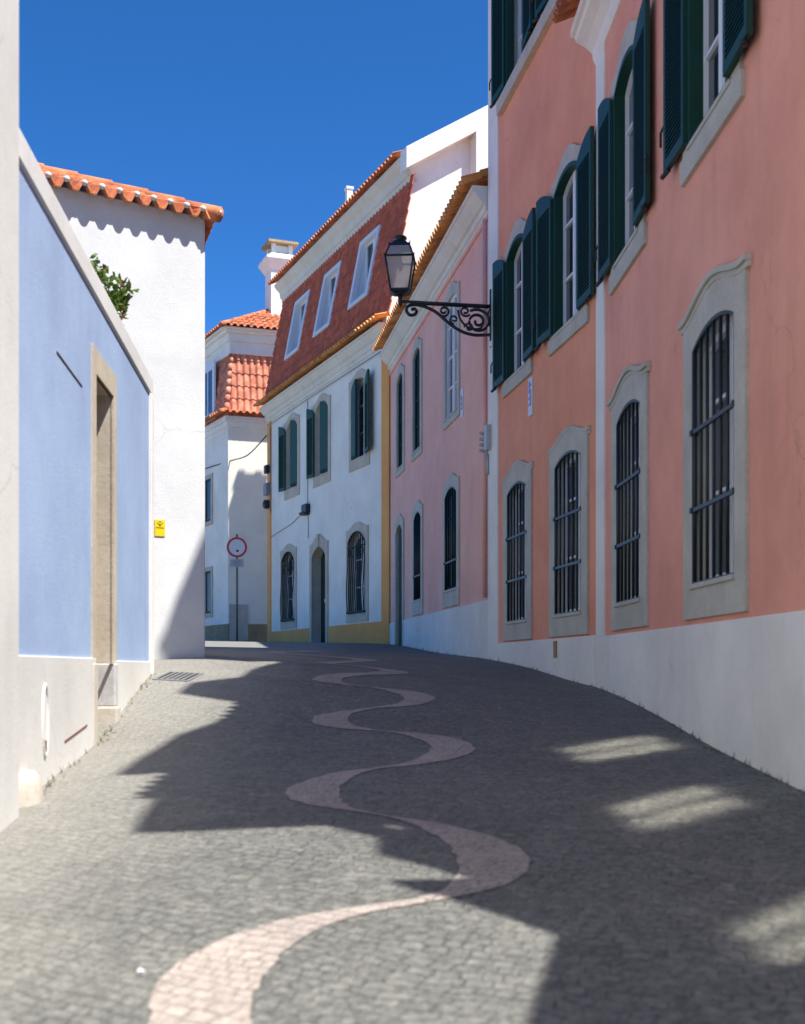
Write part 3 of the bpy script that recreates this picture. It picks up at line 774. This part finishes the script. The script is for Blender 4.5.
# windows: one in the mansard, two below, all on the shaded left face
def plain_window(F, s, w, z0, z1, side=.16, trim='stone_warm', d=0.0):
    fr = MB(); fr.prism(F, [(s - w / 2 - side, z0 - side), (s + w / 2 + side, z0 - side), (s + w / 2 + side, z1 + side), (s - w / 2 - side, z1 + side)], d - .02, d + .05, [[(s - w / 2, z0), (s + w / 2, z0), (s + w / 2, z1), (s - w / 2, z1)]])
    o = fr.build('window', M[trim], h)
    cs = MB(); cs.prism(F, [(s - w / 2, z0), (s + w / 2, z0), (s + w / 2, z1), (s - w / 2, z1)], d - .01, d + .035, [[(s - w / 2 + .07, z0 + .07), (s - .04, z0 + .07), (s - .04, z1 - .07), (s - w / 2 + .07, z1 - .07)], [(s + .04, z0 + .07), (s + w / 2 - .07, z0 + .07), (s + w / 2 - .07, z1 - .07), (s + .04, z1 - .07)]])
    cs.build('frame', M['wood_white'] if d else M['door_dark'], o)
    pn = MB(); pn.box(F, s - w / 2, s + w / 2, d - .02, d + .015, z0, z1); pn.build('pane', M['glass' if d else 'glass_dull'], o)
plain_window(FB, 2.0, 1.25, 9.75, 11.55, .2, 'wood_white', .10)
plain_window(FB, 2.5, 1.2, 5.7, 7.35)
plain_window(FB, 2.5, 1.2, 2.1, 3.75)
# chimney with splayed shoulders and open cap
FC = Frame(PX + 1.62, PY + 3.0, .93, .36, .36, -.93)
cc = MB()
def ring(mb, a, z0, b, z1):
    P = [FC(x * a, y * a, z0) for x, y in ((-1, 1), (1, 1), (1, -1), (-1, -1))] + [FC(x * b, y * b, z1) for x, y in ((-1, 1), (1, 1), (1, -1), (-1, -1))]
    mb.hexa(P)
ring(cc, .47, 11.6, .47, 15.75); ring(cc, .49, 15.75, .70, 16.12); ring(cc, .70, 16.12, .70, 16.22); ring(cc, .64, 16.22, .44, 16.40)
for x in (-1, 1):
    for y in (-1, 1): cc.hexa([FC(x * .34 + a, y * .34 + b, z) for z in (16.40, 16.78) for a, b in ((-.08, .08), (.08, .08), (.08, -.08), (-.08, -.08))])
ring(cc, .30, 16.40, .30, 16.76)
cc = cc.build('chimney', M['white'], h)
cp = MB(); ring(cp, .62, 16.78, .60, 16.88); cp.build('cap', M['stone_dark'], cc)
pn = MB(); pn.box(FR, .05, .75, 0, .05, ground(PX, PY), 2.35); pn.build('wall_panel', M['stone'], h)

# ------------------------------------------------------------------ white gable house on the left
FT = Frame(-2.49, 14.85, -.85, -.526, .526, -.85)
FS = Frame(-2.49, 14.85, -.30, .954, .954, .30)
h = thing('house', (-3.2, 15.5, ground(-3.2, 15.5)), 'plain white windowless house end with scalloped orange tile eave behind the blue wall', 'house', 'houses along the cobbled street')
mb = MB()
q_ = FS.u * 7; mb.hexa([(FT(a, 0, 0)[0] + k * q_.x, FT(a, 0, 0)[1] + k * q_.y, z) for z in (-1, 5.69) for a, k in ((0, 0), (8, 0), (8, 1), (0, 1))]); mb.build('wall', M['white_bright'], h, bevel=.02)
ov = .17; pt = math.tan(math.radians(24)); ov2 = .12
Vg = (-FT.n * 1 + Vector((0, 0, pt)))
Lr = 3.4 / math.cos(math.radians(24))
nn_ = 1 - FT.n.dot(FS.n); hipf = nn_ / -FT.u.dot(FS.n); hips = nn_ / -FS.u.dot(FT.n)
gr = tile_roof(Vector(FT(-ov2, ov, 5.65)), FT.u, Vg, 8.3, Lr, .215, .40, .066, W=Vector((0, 0, 1)), lo=lambda v: v * math.cos(math.radians(24)) * hipf)
n = round(8.3 / .215)
for i in range(n):      # mortar plugs in the open tile ends
    a = -ov2 + i * 8.3 / n
    gr.tube([FT(a, ov + .003, 5.722), FT(a, ov - .05, 5.742)], .026, 8, 1)
gr = roof_object(gr, h); gr.data.materials.append(M['mortar'])
Vs = (-FS.n * 1 + Vector((0, 0, pt)))
roof_object(tile_roof(Vector(FS(-ov, ov2, 5.65)), FS.u, Vs, 7.4, Lr, .225, .40, .055, lo=lambda v: v * math.cos(math.radians(24)) * hips), h)
cap = MB(); p0 = Vector(FT(-ov2, ov, 5.69)); p1 = Vector(FT(-ov2 + 3.4 * hipf, ov - 3.4, 5.69 + 3.4 * pt))
for i in range(8): cap.tube([p0.lerp(p1, i / 8), p0.lerp(p1, (i + 1) / 8)], [.10, .08], 8)
cap.build('ridge_tiles', M['tile'], h)
# yellow warning plate on that wall
FTs = FT
mb = MB(); sx = .60
mb.box(FTs, sx - .065, sx + .065, .0, .012, 1.62, 1.82)
mb.box(FTs, sx - .052, sx + .052, .012, .014, 1.718, 1.726, 1)
mb.prism(FTs, [(sx - .022, 1.772), (sx, 1.738), (sx + .022, 1.772), (sx + .012, 1.772), (sx, 1.755), (sx - .012, 1.772)], .012, .015, mi=1)
for a in (-.026, .026): mb.box(FTs, sx + a - .005, sx + a + .005, .012, .015, 1.772, 1.785, 1)
mb.box(FTs, sx - .012, sx + .012, .012, .015, 1.792, 1.801, 1)
mb.single('warning_plate', [M['yellow'], M['black']], FTs(sx, 0, 1.62), 'small yellow warning plate with dark symbol on the white house end', 'sign')

# ------------------------------------------------------------------ blue wall on the left
FBW = Street(-1.89, -.0707, 'L')
h = thing('garden_wall', (-2.55, 10, ground(-2.55, 10)), 'powder blue wall with pale coping, white base and stone doorway in full sun', 'wall')
B0, B1 = FBW.at(6.6), FBW.at(13.18)
da, db = FBW.at(9.88), FBW.at(10.72)
def ztop(s): return 3.37 - .13 * (s - FBW.at(7.42)) / (FBW.at(13.2) - FBW.at(7.42))
mb = MB(); mb.prism(FBW, [(B0, -3), (da - .06, -3), (da - .06, 2.53), (db + .06, 2.53), (db + .06, -3), (B1, -3), (B1, ztop(B1) - .2), (B0, ztop(B0) - .2)], -.55, 0)
mb.build('wall', M['blue'], h)
slab(FBW, h, 'plinth', 'white_dull', B0, da - .03, -3, .075, .02, .008); slab(FBW, h, 'plinth', 'white_dull', db + .03, B1 - .001, -3, .06, .02, .008)
slab(FBW, h, 'end_pilaster', 'white', B1 - .14, B1 + .04, -3.01, ztop(B1) - .2, .035, .01)
mb = MB(); P = []
for a in (B0, B1 + .06):
    P.append([FBW(a, -.62, ztop(a) - .2), FBW(a, .022, ztop(a) - .2), FBW(a, .022, ztop(a)), FBW(a, -.62, ztop(a) + .08)])
mb.hexa([P[0][0], P[0][1], P[1][1], P[1][0], P[0][3], P[0][2], P[1][2], P[1][3]]); mb.build('coping', M['coping'], h, bevel=.015)
mb = MB(); fr0, fr1 = da - .16, db + .16
mb.prism(FBW, [(fr0, .03), (fr1, .03), (fr1, 2.68), (fr0, 2.68)], -.02, .018, [[(da, .031), (db, .031), (db, 2.47), (da, 2.47)]])
mb.box(FBW, da - .1, da, -.55, .0, -3, 2.5); mb.box(FBW, db, db + .1, -.55, .0, -3, 2.5); mb.box(FBW, da - .1, db + .1, -.55, .0, 2.47, 2.6)
dw = mb.build('doorway', M['stone_warm'], h, bevel=.008)
mb = MB(); mb.box(FBW, db - .012, db + .16, -.5, .03, -.36, .03); mb.build('base_stone', M['peel'], dw, bevel=.012)
mb = MB(); mb.box(FBW, fr0, da + .01, -.5, .03, -3, .03); mb.build('base_stone', M['sandstone'], dw, bevel=.012)
mb = MB(); mb.box(FBW, db - .03, db + .18, -.5, .05, -3, -.36); mb.build('door_foot', M['sandstone'], dw, bevel=.02)
mb = MB(); mb.box(FBW, da - .05, db + .05, -.6, -.45, -3, 2.55); mb.build('door', M['stone_dark'], dw)
mb = MB(); mb.tube([FBW(FBW.at(8.45), .0, 2.27), FBW(FBW.at(8.46), .003, 2.27), FBW(FBW.at(9.35), .002, 2.235)], .006, 6); mb.build('iron_rod', M['rust'], h)
mb = MB(); s_ = FBW.at(8.0)
mb.prism(FBW, [(s_ + .085 * math.cos(a), -.36 + .25 * math.sin(a)) for a in np.linspace(0, 2 * PI, 25)[:-1]], 0, .034, [[(s_ + .07 * math.cos(a), -.36 + .235 * math.sin(a)) for a in np.linspace(0, 2 * PI, 25)[:-1]]])
mb.build('meter_hatch', M['white'], h, bevel=.006)
mb = MB(); mb.box(FBW, s_ - .04, s_ + .03, .01, .03, -.58, -.50); mb.build('meter_slot', M['rust'], h)
mb = MB(); a0, a1 = FBW.at(8.62), FBW.at(9.45)
P = [FBW(a, d, z) for dz in (0, .012) for a, d, z in ((a0, 0, -.555 + dz), (a1, 0, -.475 + dz), (a1, .026, -.475 + dz), (a0, .026, -.555 + dz))]
mb.hexa(P); mb.build('iron_bar', M['rust'], h)

# ------------------------------------------------------------------ tall white house at the left edge
FP = Street(-1.802, -.0707, 'L')
h = thing('house', (-2.1, 4.5, ground(-2.1, 4.5)), 'tall plain white house corner filling the left edge of the view', 'house', 'houses along the cobbled street')
ops = [(FP.at(5.85), 8.3, 10.8), (FP.at(3.75), 7.7, 9.9), (FP.at(1.58), 7.3, 9.7)]
facade(FP, h, FP.at(-6), FP.at(7.05), -4, 11.5, [arc(s, .8 if s > FP.at(2) else .56, a, b, b) for s, a, b in ops], 'white_dull', 5)
for s, a, b in ops:
    fr = MB(); hw = .42 if s > FP.at(2) else .30
    fr.prism(FP, [(s - hw, a), (s + hw, a), (s + hw, b), (s - hw, b)], -.05, -.01, [[(s - hw + .05, a + .05), (s - .03, a + .05), (s - .03, b - .05), (s - hw + .05, b - .05)], [(s + .03, a + .05), (s + hw - .05, a + .05), (s + hw - .05, b - .05), (s + .03, b - .05)]])
    o = fr.build('window', M['wood_white'], h)
    for s0_, s1_ in ((s - hw + .03, s - .01), (s + .01, s + hw - .03)):
        pn = MB(); pn.box(FP, s0_, s1_, -.045, -.03, a + .03, b - .03); pn.build('pane', M['glass_sun'], o)

# guard stone at its foot
bm = MB(); gx, gy = -2.42, 7.42; gz = ground(gx, gy)
n = 14; prof = [(.13, -.15), (.128, .02), (.125, .10), (.115, .165), (.09, .195), (.04, .205)]
vs = []; 
for r, z in prof:
    for k in range(n):
        a = 2 * PI * k / n; q = (abs(math.cos(a)) ** 4 + abs(math.sin(a)) ** 4) ** -.25
        w_ = 1 + .05 * math.sin(3 * a + z * 20)
        vs.append((gx + r * q * math.cos(a) * w_, gy + r * q * math.sin(a) * 1.1 * w_, gz + z))
fs = [(j * n + i, j * n + (i + 1) % n, (j + 1) * n + (i + 1) % n, (j + 1) * n + i) for j in range(len(prof) - 1) for i in range(n)] + [tuple((len(prof) - 1) * n + i for i in range(n))]
bm.add(vs, fs, 0, True); bm.single('guard_stone', M['sandstone'], (gx, gy, gz), 'low rounded sandstone guard stone at the foot of the left wall', 'stone')

# ------------------------------------------------------------------ shrub over the wall
sx, sy, sz = -3.15, 11.75, 2.4
h = thing('shrub', (sx, sy, sz), 'small leafy green shrub leaning over the blue wall against the white house', 'shrub')
st = MB(); lv = MB(); rnd = random.Random(5)
tips = [(-2.96, 11.3, 3.90), (-2.86, 11.5, 3.78), (-2.76, 11.55, 3.80), (-2.72, 11.6, 3.74), (-2.77, 11.55, 3.66), (-2.9, 11.4, 3.82), (-2.80, 11.62, 3.60), (-2.76, 11.6, 3.70)]
for t in tips:
    a = Vector((sx, sy, sz)); b = Vector(t); m_ = a.lerp(b, .55) + Vector((rnd.uniform(-.05, .05), 0, .12))
    st.tube([a, a.lerp(m_, .5), m_, b], [.018, .014, .010, .004], 5)
    for k in range(40):
        f = rnd.uniform(.60, 1.0)
        p = m_.lerp(b, f) + Vector((rnd.gauss(0, .04), rnd.gauss(0, .04), rnd.gauss(0, .042)))
        d = Vector((rnd.uniform(-1, 1), rnd.uniform(-1, 1), rnd.uniform(-.2, 1))).normalized()
        l = rnd.uniform(.045, .12); w_ = l * .24
        sd = d.cross(Vector((rnd.uniform(-1, 1), rnd.uniform(-1, 1), rnd.uniform(-1, 1)))).normalized(); nn = sd.cross(d)
        q = [p, p + d * l * .35 + sd * w_ - nn * .01, p + d * l * .75 + sd * w_ * .8 - nn * .008, p + d * l - nn * .02, p + d * l * .75 - sd * w_ * .8 - nn * .008, p + d * l * .35 - sd * w_ - nn * .01, p + d * l * .5 + nn * .006]
        lv.add(q, [(0, 1, 6), (1, 2, 6), (2, 3, 6), (3, 4, 6), (4, 5, 6), (5, 0, 6)])
st.build('stems', M['bark'], h); lv.build('leaves', M['leaf'], h, fix=False)

# ------------------------------------------------------------------ street lantern
ls = FM.at(19.98)
h = thing('wall_lantern', FM(ls, 0, 5.6), 'black iron street lantern hung on a scrolled wall bracket from the pink house corner', 'street lamp')
def LP(d, z): return FM(ls, d, z)
ZB = 6.14
br = MB()
br.box(FM, ls - .03, ls + .03, .03, .055, 5.55, 6.42)
br.tube([LP(.04, ZB), LP(1.60, ZB)], .027, 8)
br.tube([LP(.04, ZB - .035), LP(1.35, ZB - .035)], .010, 6)
def zp(X, Y): return LP((690 - X) / 342 * 1.10, ZB - (Y - 467) / 342)
def cat(P, n=6):
    out = []
    for i in range(len(P) - 1):
        p0, p1, p2, p3 = (Vector(P[max(i - 1, 0)]), Vector(P[i]), Vector(P[i + 1]), Vector(P[min(i + 2, len(P) - 1)]))
        for k in range(n):
            t = k / n
            out.append(.5 * ((2 * p1) + (p2 - p0) * t + (2 * p0 - 5 * p1 + 4 * p2 - p3) * t * t + (3 * p1 - p0 - 3 * p2 + p3) * t ** 3))
    return out + [Vector(P[-1])]
br.tube(cat([zp(690, 632), zp(640, 638), zp(590, 640), zp(540, 630), zp(500, 612), zp(460, 585), zp(430, 560), zp(400, 532), zp(360, 505), zp(310, 487), zp(270, 482), zp(235, 492), zp(225, 515), zp(240, 540), zp(265, 540), zp(280, 522), zp(268, 506), zp(252, 512)]), .028, 7)
def spiral(cx_, cy_, r0, r1, a0, turns, r):
    n_ = int(16 * abs(turns)) + 4
    br.tube([zp(cx_ + (r0 + (r1 - r0) * i / n_) * math.cos(a0 + 2 * PI * turns * i / n_), cy_ + (r0 + (r1 - r0) * i / n_) * math.sin(a0 + 2 * PI * turns * i / n_)) for i in range(n_ + 1)], r, 6)
spiral(607, 560, 72, 12, -PI / 2 - .6, 1.9, .026)
spiral(540, 505, 30, 8, PI * .2, 1.3, .020)
spiral(425, 510, 34, 8, PI * .9, -1.4, .020)
spiral(480, 555, 26, 6, PI * .5, 1.2, .018)
spiral(560, 598, 26, 8, PI, 1.1, .018)
br.tube(cat([zp(690, 480), zp(665, 500), zp(668, 560), zp(690, 620)]), .02, 6)
br.tube(cat([zp(500, 500), zp(515, 555), zp(560, 600), zp(620, 600), zp(640, 560)]), .02, 6)
br.tube([zp(690, 470), zp(690, 415)], .016, 6); spiral(690, 408, 12, 4, 0, 1.2, .010)
br.tube(cat([zp(692, 640), zp(694, 680), zp(684, 710), zp(676, 700)]), .012, 6)
br.build('bracket', M['iron'], h)
ax = 1.60
la = math.radians(14); LU = FM.n * math.cos(la) + FM.u * math.sin(la); LN = -FM.n * math.sin(la) + FM.u * math.cos(la)
LC = Vector(LP(ax, 0))
def Lq(x, y, z): p = LC + LU * x + LN * y; return (p.x, p.y, z)
def frus(mb, a, z0, b, z1, mi=0):
    mb.hexa([Lq(x * a, y * a, z0) for x, y in ((-1, -1), (1, -1), (1, 1), (-1, 1))] + [Lq(x * b, y * b, z1) for x, y in ((-1, -1), (1, -1), (1, 1), (-1, 1))], mi)
zb = ZB + .13
body = MB()
body.tube([Lq(0, 0, ZB - .09), Lq(0, 0, ZB - .05), Lq(0, 0, ZB + .02), Lq(0, 0, zb)], [.015, .035, .03, .05], 8)
frus(body, .09, zb - .02, .16, zb + .02); frus(body, .165, zb + .02, .165, zb + .05)
z1, z2, z3 = zb + .05, zb + .57, zb + .77
for x in (-1, 1):
    for y in (-1, 1):
        body.tube([Lq(x * .155, y * .155, z1), Lq(x * .235, y * .235, z2)], .016, 6)
        body.tube([Lq(x * .235, y * .235, z2), Lq(x * .165, y * .165, z3)], .014, 6)
        body.tube([Lq(x * .235, y * .235, z2), Lq(x * .245, y * .245, z2 + .03)], .02, 6)
        body.tube([Lq(x * .17, y * .17, z3), Lq(x * .18, y * .18, z3 + .06)], [.014, .006], 6)
for q, zz, r in ((.235, z2, .018), (.165, z3, .016)):
    P = [Lq(q, q, zz), Lq(-q, q, zz), Lq(-q, -q, zz), Lq(q, -q, zz), Lq(q, q, zz)]
    for i in range(4): body.tube([P[i], P[i + 1]], r, 6)
frus(body, .18, z3 - .01, .17, z3 + .03); frus(body, .14, z3 + .03, .09, z3 + .10)
body.tube([Lq(0, 0, z3 + z) for z in (.09, .13, .15, .18, .20, .22)], [.08, .07, .115, .105, .06, .01], 12)
body.build('lamp_body', M['iron'], h)
gl_ = MB()
for k in range(4):
    c_, s_ = math.cos(k * PI / 2), math.sin(k * PI / 2)
    def rot(x, y): return (x * c_ - y * s_, x * s_ + y * c_)
    for (a, za, b, zb2) in ((.152, z1, .228, z2), (.228, z2 + .01, .165, z3)):
        quad = [Lq(*rot(a, -a + .01), za), Lq(*rot(a, a - .01), za), Lq(*rot(b, b - .01), zb2), Lq(*rot(b, -b + .01), zb2)]
        gl_.add(quad, [(0, 1, 2, 3)])
gl_.build('lamp_glass', M['lamp_glass'], h, fix=False)
bb = MB(); bb.tube([Lq(0, 0, z2 + .12), Lq(0, 0, z2 - .02), Lq(0, 0, z2 - .06), Lq(0, 0, z2 - .15), Lq(0, 0, z2 - .2)], [.03, .03, .05, .05, .01], 10); bb.build('bulb', M['sign_white'], h)

# ------------------------------------------------------------------ road sign
rx, ry = -5.86, 41.7; rz = ground(rx, ry)
h = thing('road_sign', (rx, ry, rz), 'round red rimmed no entry to vehicles sign on a grey post by the far house', 'road sign')
FSn = Frame(rx, ry, 1, .08, .08, -1)
p = MB(); p.tube([(rx, ry, rz - .2), (rx, ry, 4.72)], .035, 8); p.build('post', M['post'], h)
zc_ = (667 - 547.4) / 1174 * ry
d = MB(); circ = lambda r: [(r * math.cos(a), zc_ + r * math.sin(a)) for a in np.linspace(0, 2 * PI, 41)[:-1]]
d.prism(FSn, circ(.36), .045, .06, mi=0); d.prism(FSn, circ(.36), .06, .066, [circ(.285)], mi=1)
d.prism(FSn, [(.02 + .05 * math.cos(a), zc_ - .13 + .045 * math.sin(a)) for a in np.linspace(0, 2 * PI, 9)[:-1]], .06, .063, mi=2)
d.build('disc', [M['sign_white'], M['sign_red'], M['black']], h)
d = MB(); zp_ = zc_ - .56
d.box(FSn, -.24, .24, .045, .06, zp_ - .14, zp_ + .14)
for k, (a, b) in enumerate(((-.15, .15), (-.18, .18), (-.12, .14))): d.box(FSn, a, b, .06, .062, zp_ + .06 - k * .07, zp_ + .085 - k * .07, 1)
d.build('plate', [M['plate_grey'], M['grey_metal']], h)

# ------------------------------------------------------------------ small fixtures on the walls
mb = MB(); s = FW.at(37.45); zc_ = 5.02
mb.box(FW, s - .22, s + .22, .0, .16, zc_ - .1, zc_ + .16); P = [FW(a, dd, z) for z, ext in ((zc_ - .18, 0), (zc_ - .1, .06)) for a, dd in ((s - .2, .02), (s + .2, .02), (s + .2, .2 + ext), (s - .2, .2 + ext))]; mb.hexa(P)
mb.single('wall_floodlight', M['black'], FW(s, 0, zc_), 'dark boxy floodlight on the white facade above the door', 'lamp')
mb = MB(); mb.tube([FW(s, .02, z) for z in (zc_ + .15, 5.6, 6.4, 8.5)], .011, 5); mb.tube([FW(s - .05, .02, zc_ - .1), FW(s - .07, .02, 4.1)], .011, 5); mb.tube([FW(s + .2, .02, zc_), FW(FW.at(39), .02, 4.75), FW(W1 - .3, .02, 4.55)], .011, 5)
mb.single('facade_cable', M['grey_metal'], FW(s, 0, zc_), 'thin grey cables running from the floodlight across the white facade', 'cable')
for zc_, r, lab in ((6.95, .13, 'upper small dark junction box on the ochre corner strip'), (6.25, .19, 'larger grey junction box in the middle of the ochre corner strip'), (5.72, .16, 'lowest round black junction box on the ochre corner strip')):
    mb = MB(); a = W1 - .2
    if zc_ < 6: mb.tube([FW(a, .035, zc_), FW(a, .2, zc_), FW(a, .24, zc_)], [r, r, r * .6], 12)
    else: mb.box(FW, a - r, a + r, .035, .19, zc_ - r * 1.1, zc_ + r * 1.1)
    mb.single('junction_box', M['black'] if zc_ != 6.25 else M['grey_metal'], FW(a, 0, zc_), lab, 'junction box', bevel=.02)
mb = MB(); a = Vector(FW(W1 - .15, .1, 8.15)); b = Vector(FB(2.6, .1, 7.8)); m_ = a.lerp(b, .5) + Vector((0, 0, -.28))
mid = Vector(FR(.1, .12, 7.72))
mb.tube(cat([a, a.lerp(mid, .5) + Vector((0, 0, -.22)), mid, b]), .022, 5)
mb.single('overhead_cable', M['black'], a, 'slack black cable strung from the ochre corner to the far white house', 'cable')
mb = MB(); mb.tube([FW(W1 - .42, .05, z) for z in (8.4, 7.4, 6.4, 5.4)], .014, 5); mb.tube([FW(a_, .06, z) for a_, z in ((W1 - .2, 8.5), (FW.at(36), 8.52), (W0 + .3, 8.50))], .014, 5)
mb.single('eave_cable', M['grey_metal'], FW(W1 - .4, 0, 8.4), 'thin cable fixed along the cornice of the white mansard house', 'cable')
# glazed address tiles and little plates
for F, s, z0_, z1_, nm, lab in ((FM, FM.at(17.62), 3.77, 4.34, 'tile_plaque', 'white and violet tile strip under the upper shuttered window of the tall pink house'), (FM, FM.at(22.35), 4.75, 5.3, 'tile_plaque', 'blue violet tile strip beside the upper window of the rose house')):
    mb = MB(); wv = .11
    mb.box(F, s - wv, s + wv, 0, .02, z0_, z1_)
    rr = random.Random(3)
    zz = z0_ + .15
    while zz < z1_ - .12:
        mb.box(F, s - wv * .6, s + wv * .65, .02, .023, zz, zz + .04, 1); q0 = rr.choice((-.6, -.1)) * wv; mb.box(F, s + q0, s + q0 + wv * .6, .02, .0225, zz + .042, zz + .085, 1); zz += .095
    mb.single(nm, [M['sign_white'], M['violet']], F(s, 0, z0_), lab, 'plaque')
mb = MB(); s = FN.at(14.95 - .25); s = FM.at(16.28)
mb.box(FM, s - .06, s + .06, .03, .05, .13, .36); mb.single('meter_plate', M['brown_plate'], FM(s, 0, .13), 'small brown metal plate low on the white base', 'plate')
mb = MB(); s = FM.at(20.25)
for k in range(4): mb.tube([FM(s + .05, .05, 3.72 + .1 * k), FM(s + .05, .16, 3.74 + .1 * k)], .03, 6)
mb.box(FM, s - .06, s + .22, .036, .07, 3.66, 4.08); mb.box(FM, s - .3, s - .1, .036, .12, 3.7, 4.12); mb.tube([FM(s - .1, .06, 3.65), FM(s - .12, .06, 3.3)], .035, 6)
mb.single('cable_clamp', M['plate_grey'], FM(s, 0, 3.6), 'pale grey cable clamp and insulators on the white corner strip', 'cable clamp')

# ------------------------------------------------------------------ drain grate and litter on the street
mb = MB(); gx, gy = -2.46, 12.92; gz = ground(gx, gy)
FGt = Frame(gx, gy, 1, -.15, -.15, -1)
def gz_at(a, d_): q = FGt(a, d_, 0); return ground(q[0], q[1])
def strip(a0, a1, d0, d1, h0, h1, mi=0):
    mb.hexa([(*FGt(a, d_, 0)[:2], gz_at(a, d_) + hh) for hh in (h0, h1) for a, d_ in ((a0, d0), (a1, d0), (a1, d1), (a0, d1))], mi)
strip(-.2, .2, -.24, .24, -.1, .004, 1)
strip(-.2, .2, -.27, -.23, -.1, .012); strip(-.2, .2, .23, .27, -.1, .012); strip(-.2, -.17, -.23, .23, -.1, .012); strip(.17, .2, -.23, .23, -.1, .012)
for k in range(5): x = -.115 + .058 * k; strip(x - .012, x + .012, -.23, .23, -.1, .012)
mb.single('drain_grate', [M['grey_metal'], M['black']], (gx, gy, gz), 'rusty slotted drain grate in the sunny cobbles by the white house', 'drain grate')
mb = MB(); px_, py_ = -.985, 4.42; k_ = .65; pz = ground(px_, py_) + .012
mb.add([(px_ - k_ * .02, py_ - k_ * .012, pz), (px_ + k_ * .022, py_ - k_ * .018, pz + k_ * .012), (px_ + k_ * .026, py_ + k_ * .016, pz + k_ * .004), (px_ - k_ * .014, py_ + k_ * .02, pz + k_ * .018), (px_, py_, pz + k_ * .022)], [(0, 1, 4), (1, 2, 4), (2, 3, 4), (3, 0, 4)])
mb.add([(px_ - k_ * .02, py_ - k_ * .012, pz - k_ * .006), (px_ + k_ * .022, py_ - k_ * .018, pz - k_ * .006), (px_ + k_ * .026, py_ + k_ * .016, pz - k_ * .006), (px_ - k_ * .014, py_ + k_ * .02, pz - k_ * .006)], [(0, 1, 2, 3)])
mb.single('paper_scrap', M['paper'], (px_, py_, pz), 'crumpled white paper scrap on the cobbles beside the pale wave', 'litter')

# dry weeds and debris caught along the wall feet
wd = MB(); wr = random.Random(21)
def foot(F, y, off): q = F(F.at(y), off, 0); return q[0], q[1], ground(q[0], q[1])
for F, y0, y1, nn in ((FN, 6.5, 14.6, 120), (FM, 14.7, 31, 110), (FBW, 7.2, 13.2, 60)):
    for k in range(nn):
        yc = wr.uniform(y0, y1); x, y, z = foot(F, yc, .03 + abs(wr.gauss(.02, .025)))
        if wr.random() < .35:
            for b in range(wr.randint(3, 8)):
                a = wr.uniform(0, 2 * PI); l = wr.uniform(.02, .07); dx, dy = math.cos(a), math.sin(a)
                wd.add([(x - dy * .003, y + dx * .003, z), (x + dy * .003, y - dx * .003, z), (x + dx * l * .5, y + dy * l * .5, z + l)], [(0, 1, 2)], wr.choice((0, 1)))
        else:
            for b in range(wr.randint(1, 4)):
                px, py = x + wr.gauss(0, .04), y + wr.gauss(0, .08); a = wr.uniform(0, PI); l = wr.uniform(.006, .022); pz = ground(px, py) + .006
                wd.add([(px + math.cos(a) * l, py + math.sin(a) * l, pz), (px - math.sin(a) * l * .6, py + math.cos(a) * l * .6, pz + .006), (px - math.cos(a) * l, py - math.sin(a) * l, pz), (px + math.sin(a) * l * .6, py - math.cos(a) * l * .6, pz + .004)], [(0, 1, 2), (0, 2, 3)], 1)
tag(wd.build('weeds', [M['leaf'], plain('dry_debris', (.20, .14, .08), .9, 0, .4)], fix=False), kind='stuff')

# ------------------------------------------------------------------ light
S = Vector((.39, -.27, .885)).normalized()
el = math.asin(S.z); az = math.atan2(S.x, S.y)
sun = bpy.data.lights.new('sun', 'SUN'); sun.energy = 3.9; sun.angle = math.radians(.53); sun.color = (1, .965, .91)
so = bpy.data.objects.new('sun', sun); COL.objects.link(so); so.location = S * 60
so.rotation_euler = S.to_track_quat('Z', 'Y').to_euler()
w = bpy.data.worlds.new('World'); C.world = w; w.use_nodes = True
nt = w.node_tree; bg = nt.nodes['Background']
sk = nt.nodes.new('ShaderNodeTexSky'); sk.sky_type = 'NISHITA'; sk.sun_disc = False
sk.sun_elevation = el; sk.sun_rotation = az; sk.altitude = 0; sk.air_density = .55; sk.dust_density = 0; sk.ozone_density = 10
hs = nt.nodes.new('ShaderNodeHueSaturation'); hs.inputs['Saturation'].default_value = 1.15
nt.links.new(sk.outputs[0], hs.inputs['Color']); nt.links.new(hs.outputs[0], bg.inputs[0]); bg.inputs[1].default_value = .11

# ------------------------------------------------------------------ camera
cam = bpy.data.cameras.new('camera'); co = bpy.data.objects.new('camera', cam); COL.objects.link(co)
co.location = (0, 0, 0); co.rotation_euler = (PI / 2, 0, 0)
cam.sensor_fit = 'VERTICAL'; cam.sensor_height = 36; cam.lens = 1174 / 1024 * 36
cam.shift_y = (667 - 512) / 1024; cam.shift_x = (402.5 - 402) / 1024
cam.clip_end = 2000; cam.clip_start = .05
cam.dof.use_dof = True; cam.dof.focus_distance = 21; cam.dof.aperture_fstop = 1.8
C.camera = co
C.view_settings.view_transform = 'Standard'; C.view_settings.look = 'None'; C.view_settings.exposure = 1.13; C.view_settings.gamma = 1
C.view_settings.use_curve_mapping = False
C.render.engine = 'CYCLES'
C.cycles.use_denoising = True; C.cycles.max_bounces = 8; C.cycles.diffuse_bounces = 5; C.cycles.sample_clamp_indirect = 0; C.cycles.blur_glossy = 0; C.cycles.use_guiding = True; C.cycles.use_surface_guiding = True; C.cycles.use_volume_guiding = False; C.cycles.guiding_training_samples = 128
C.cycles.surface_guiding_probability = .5; C.cycles.caustics_reflective = True
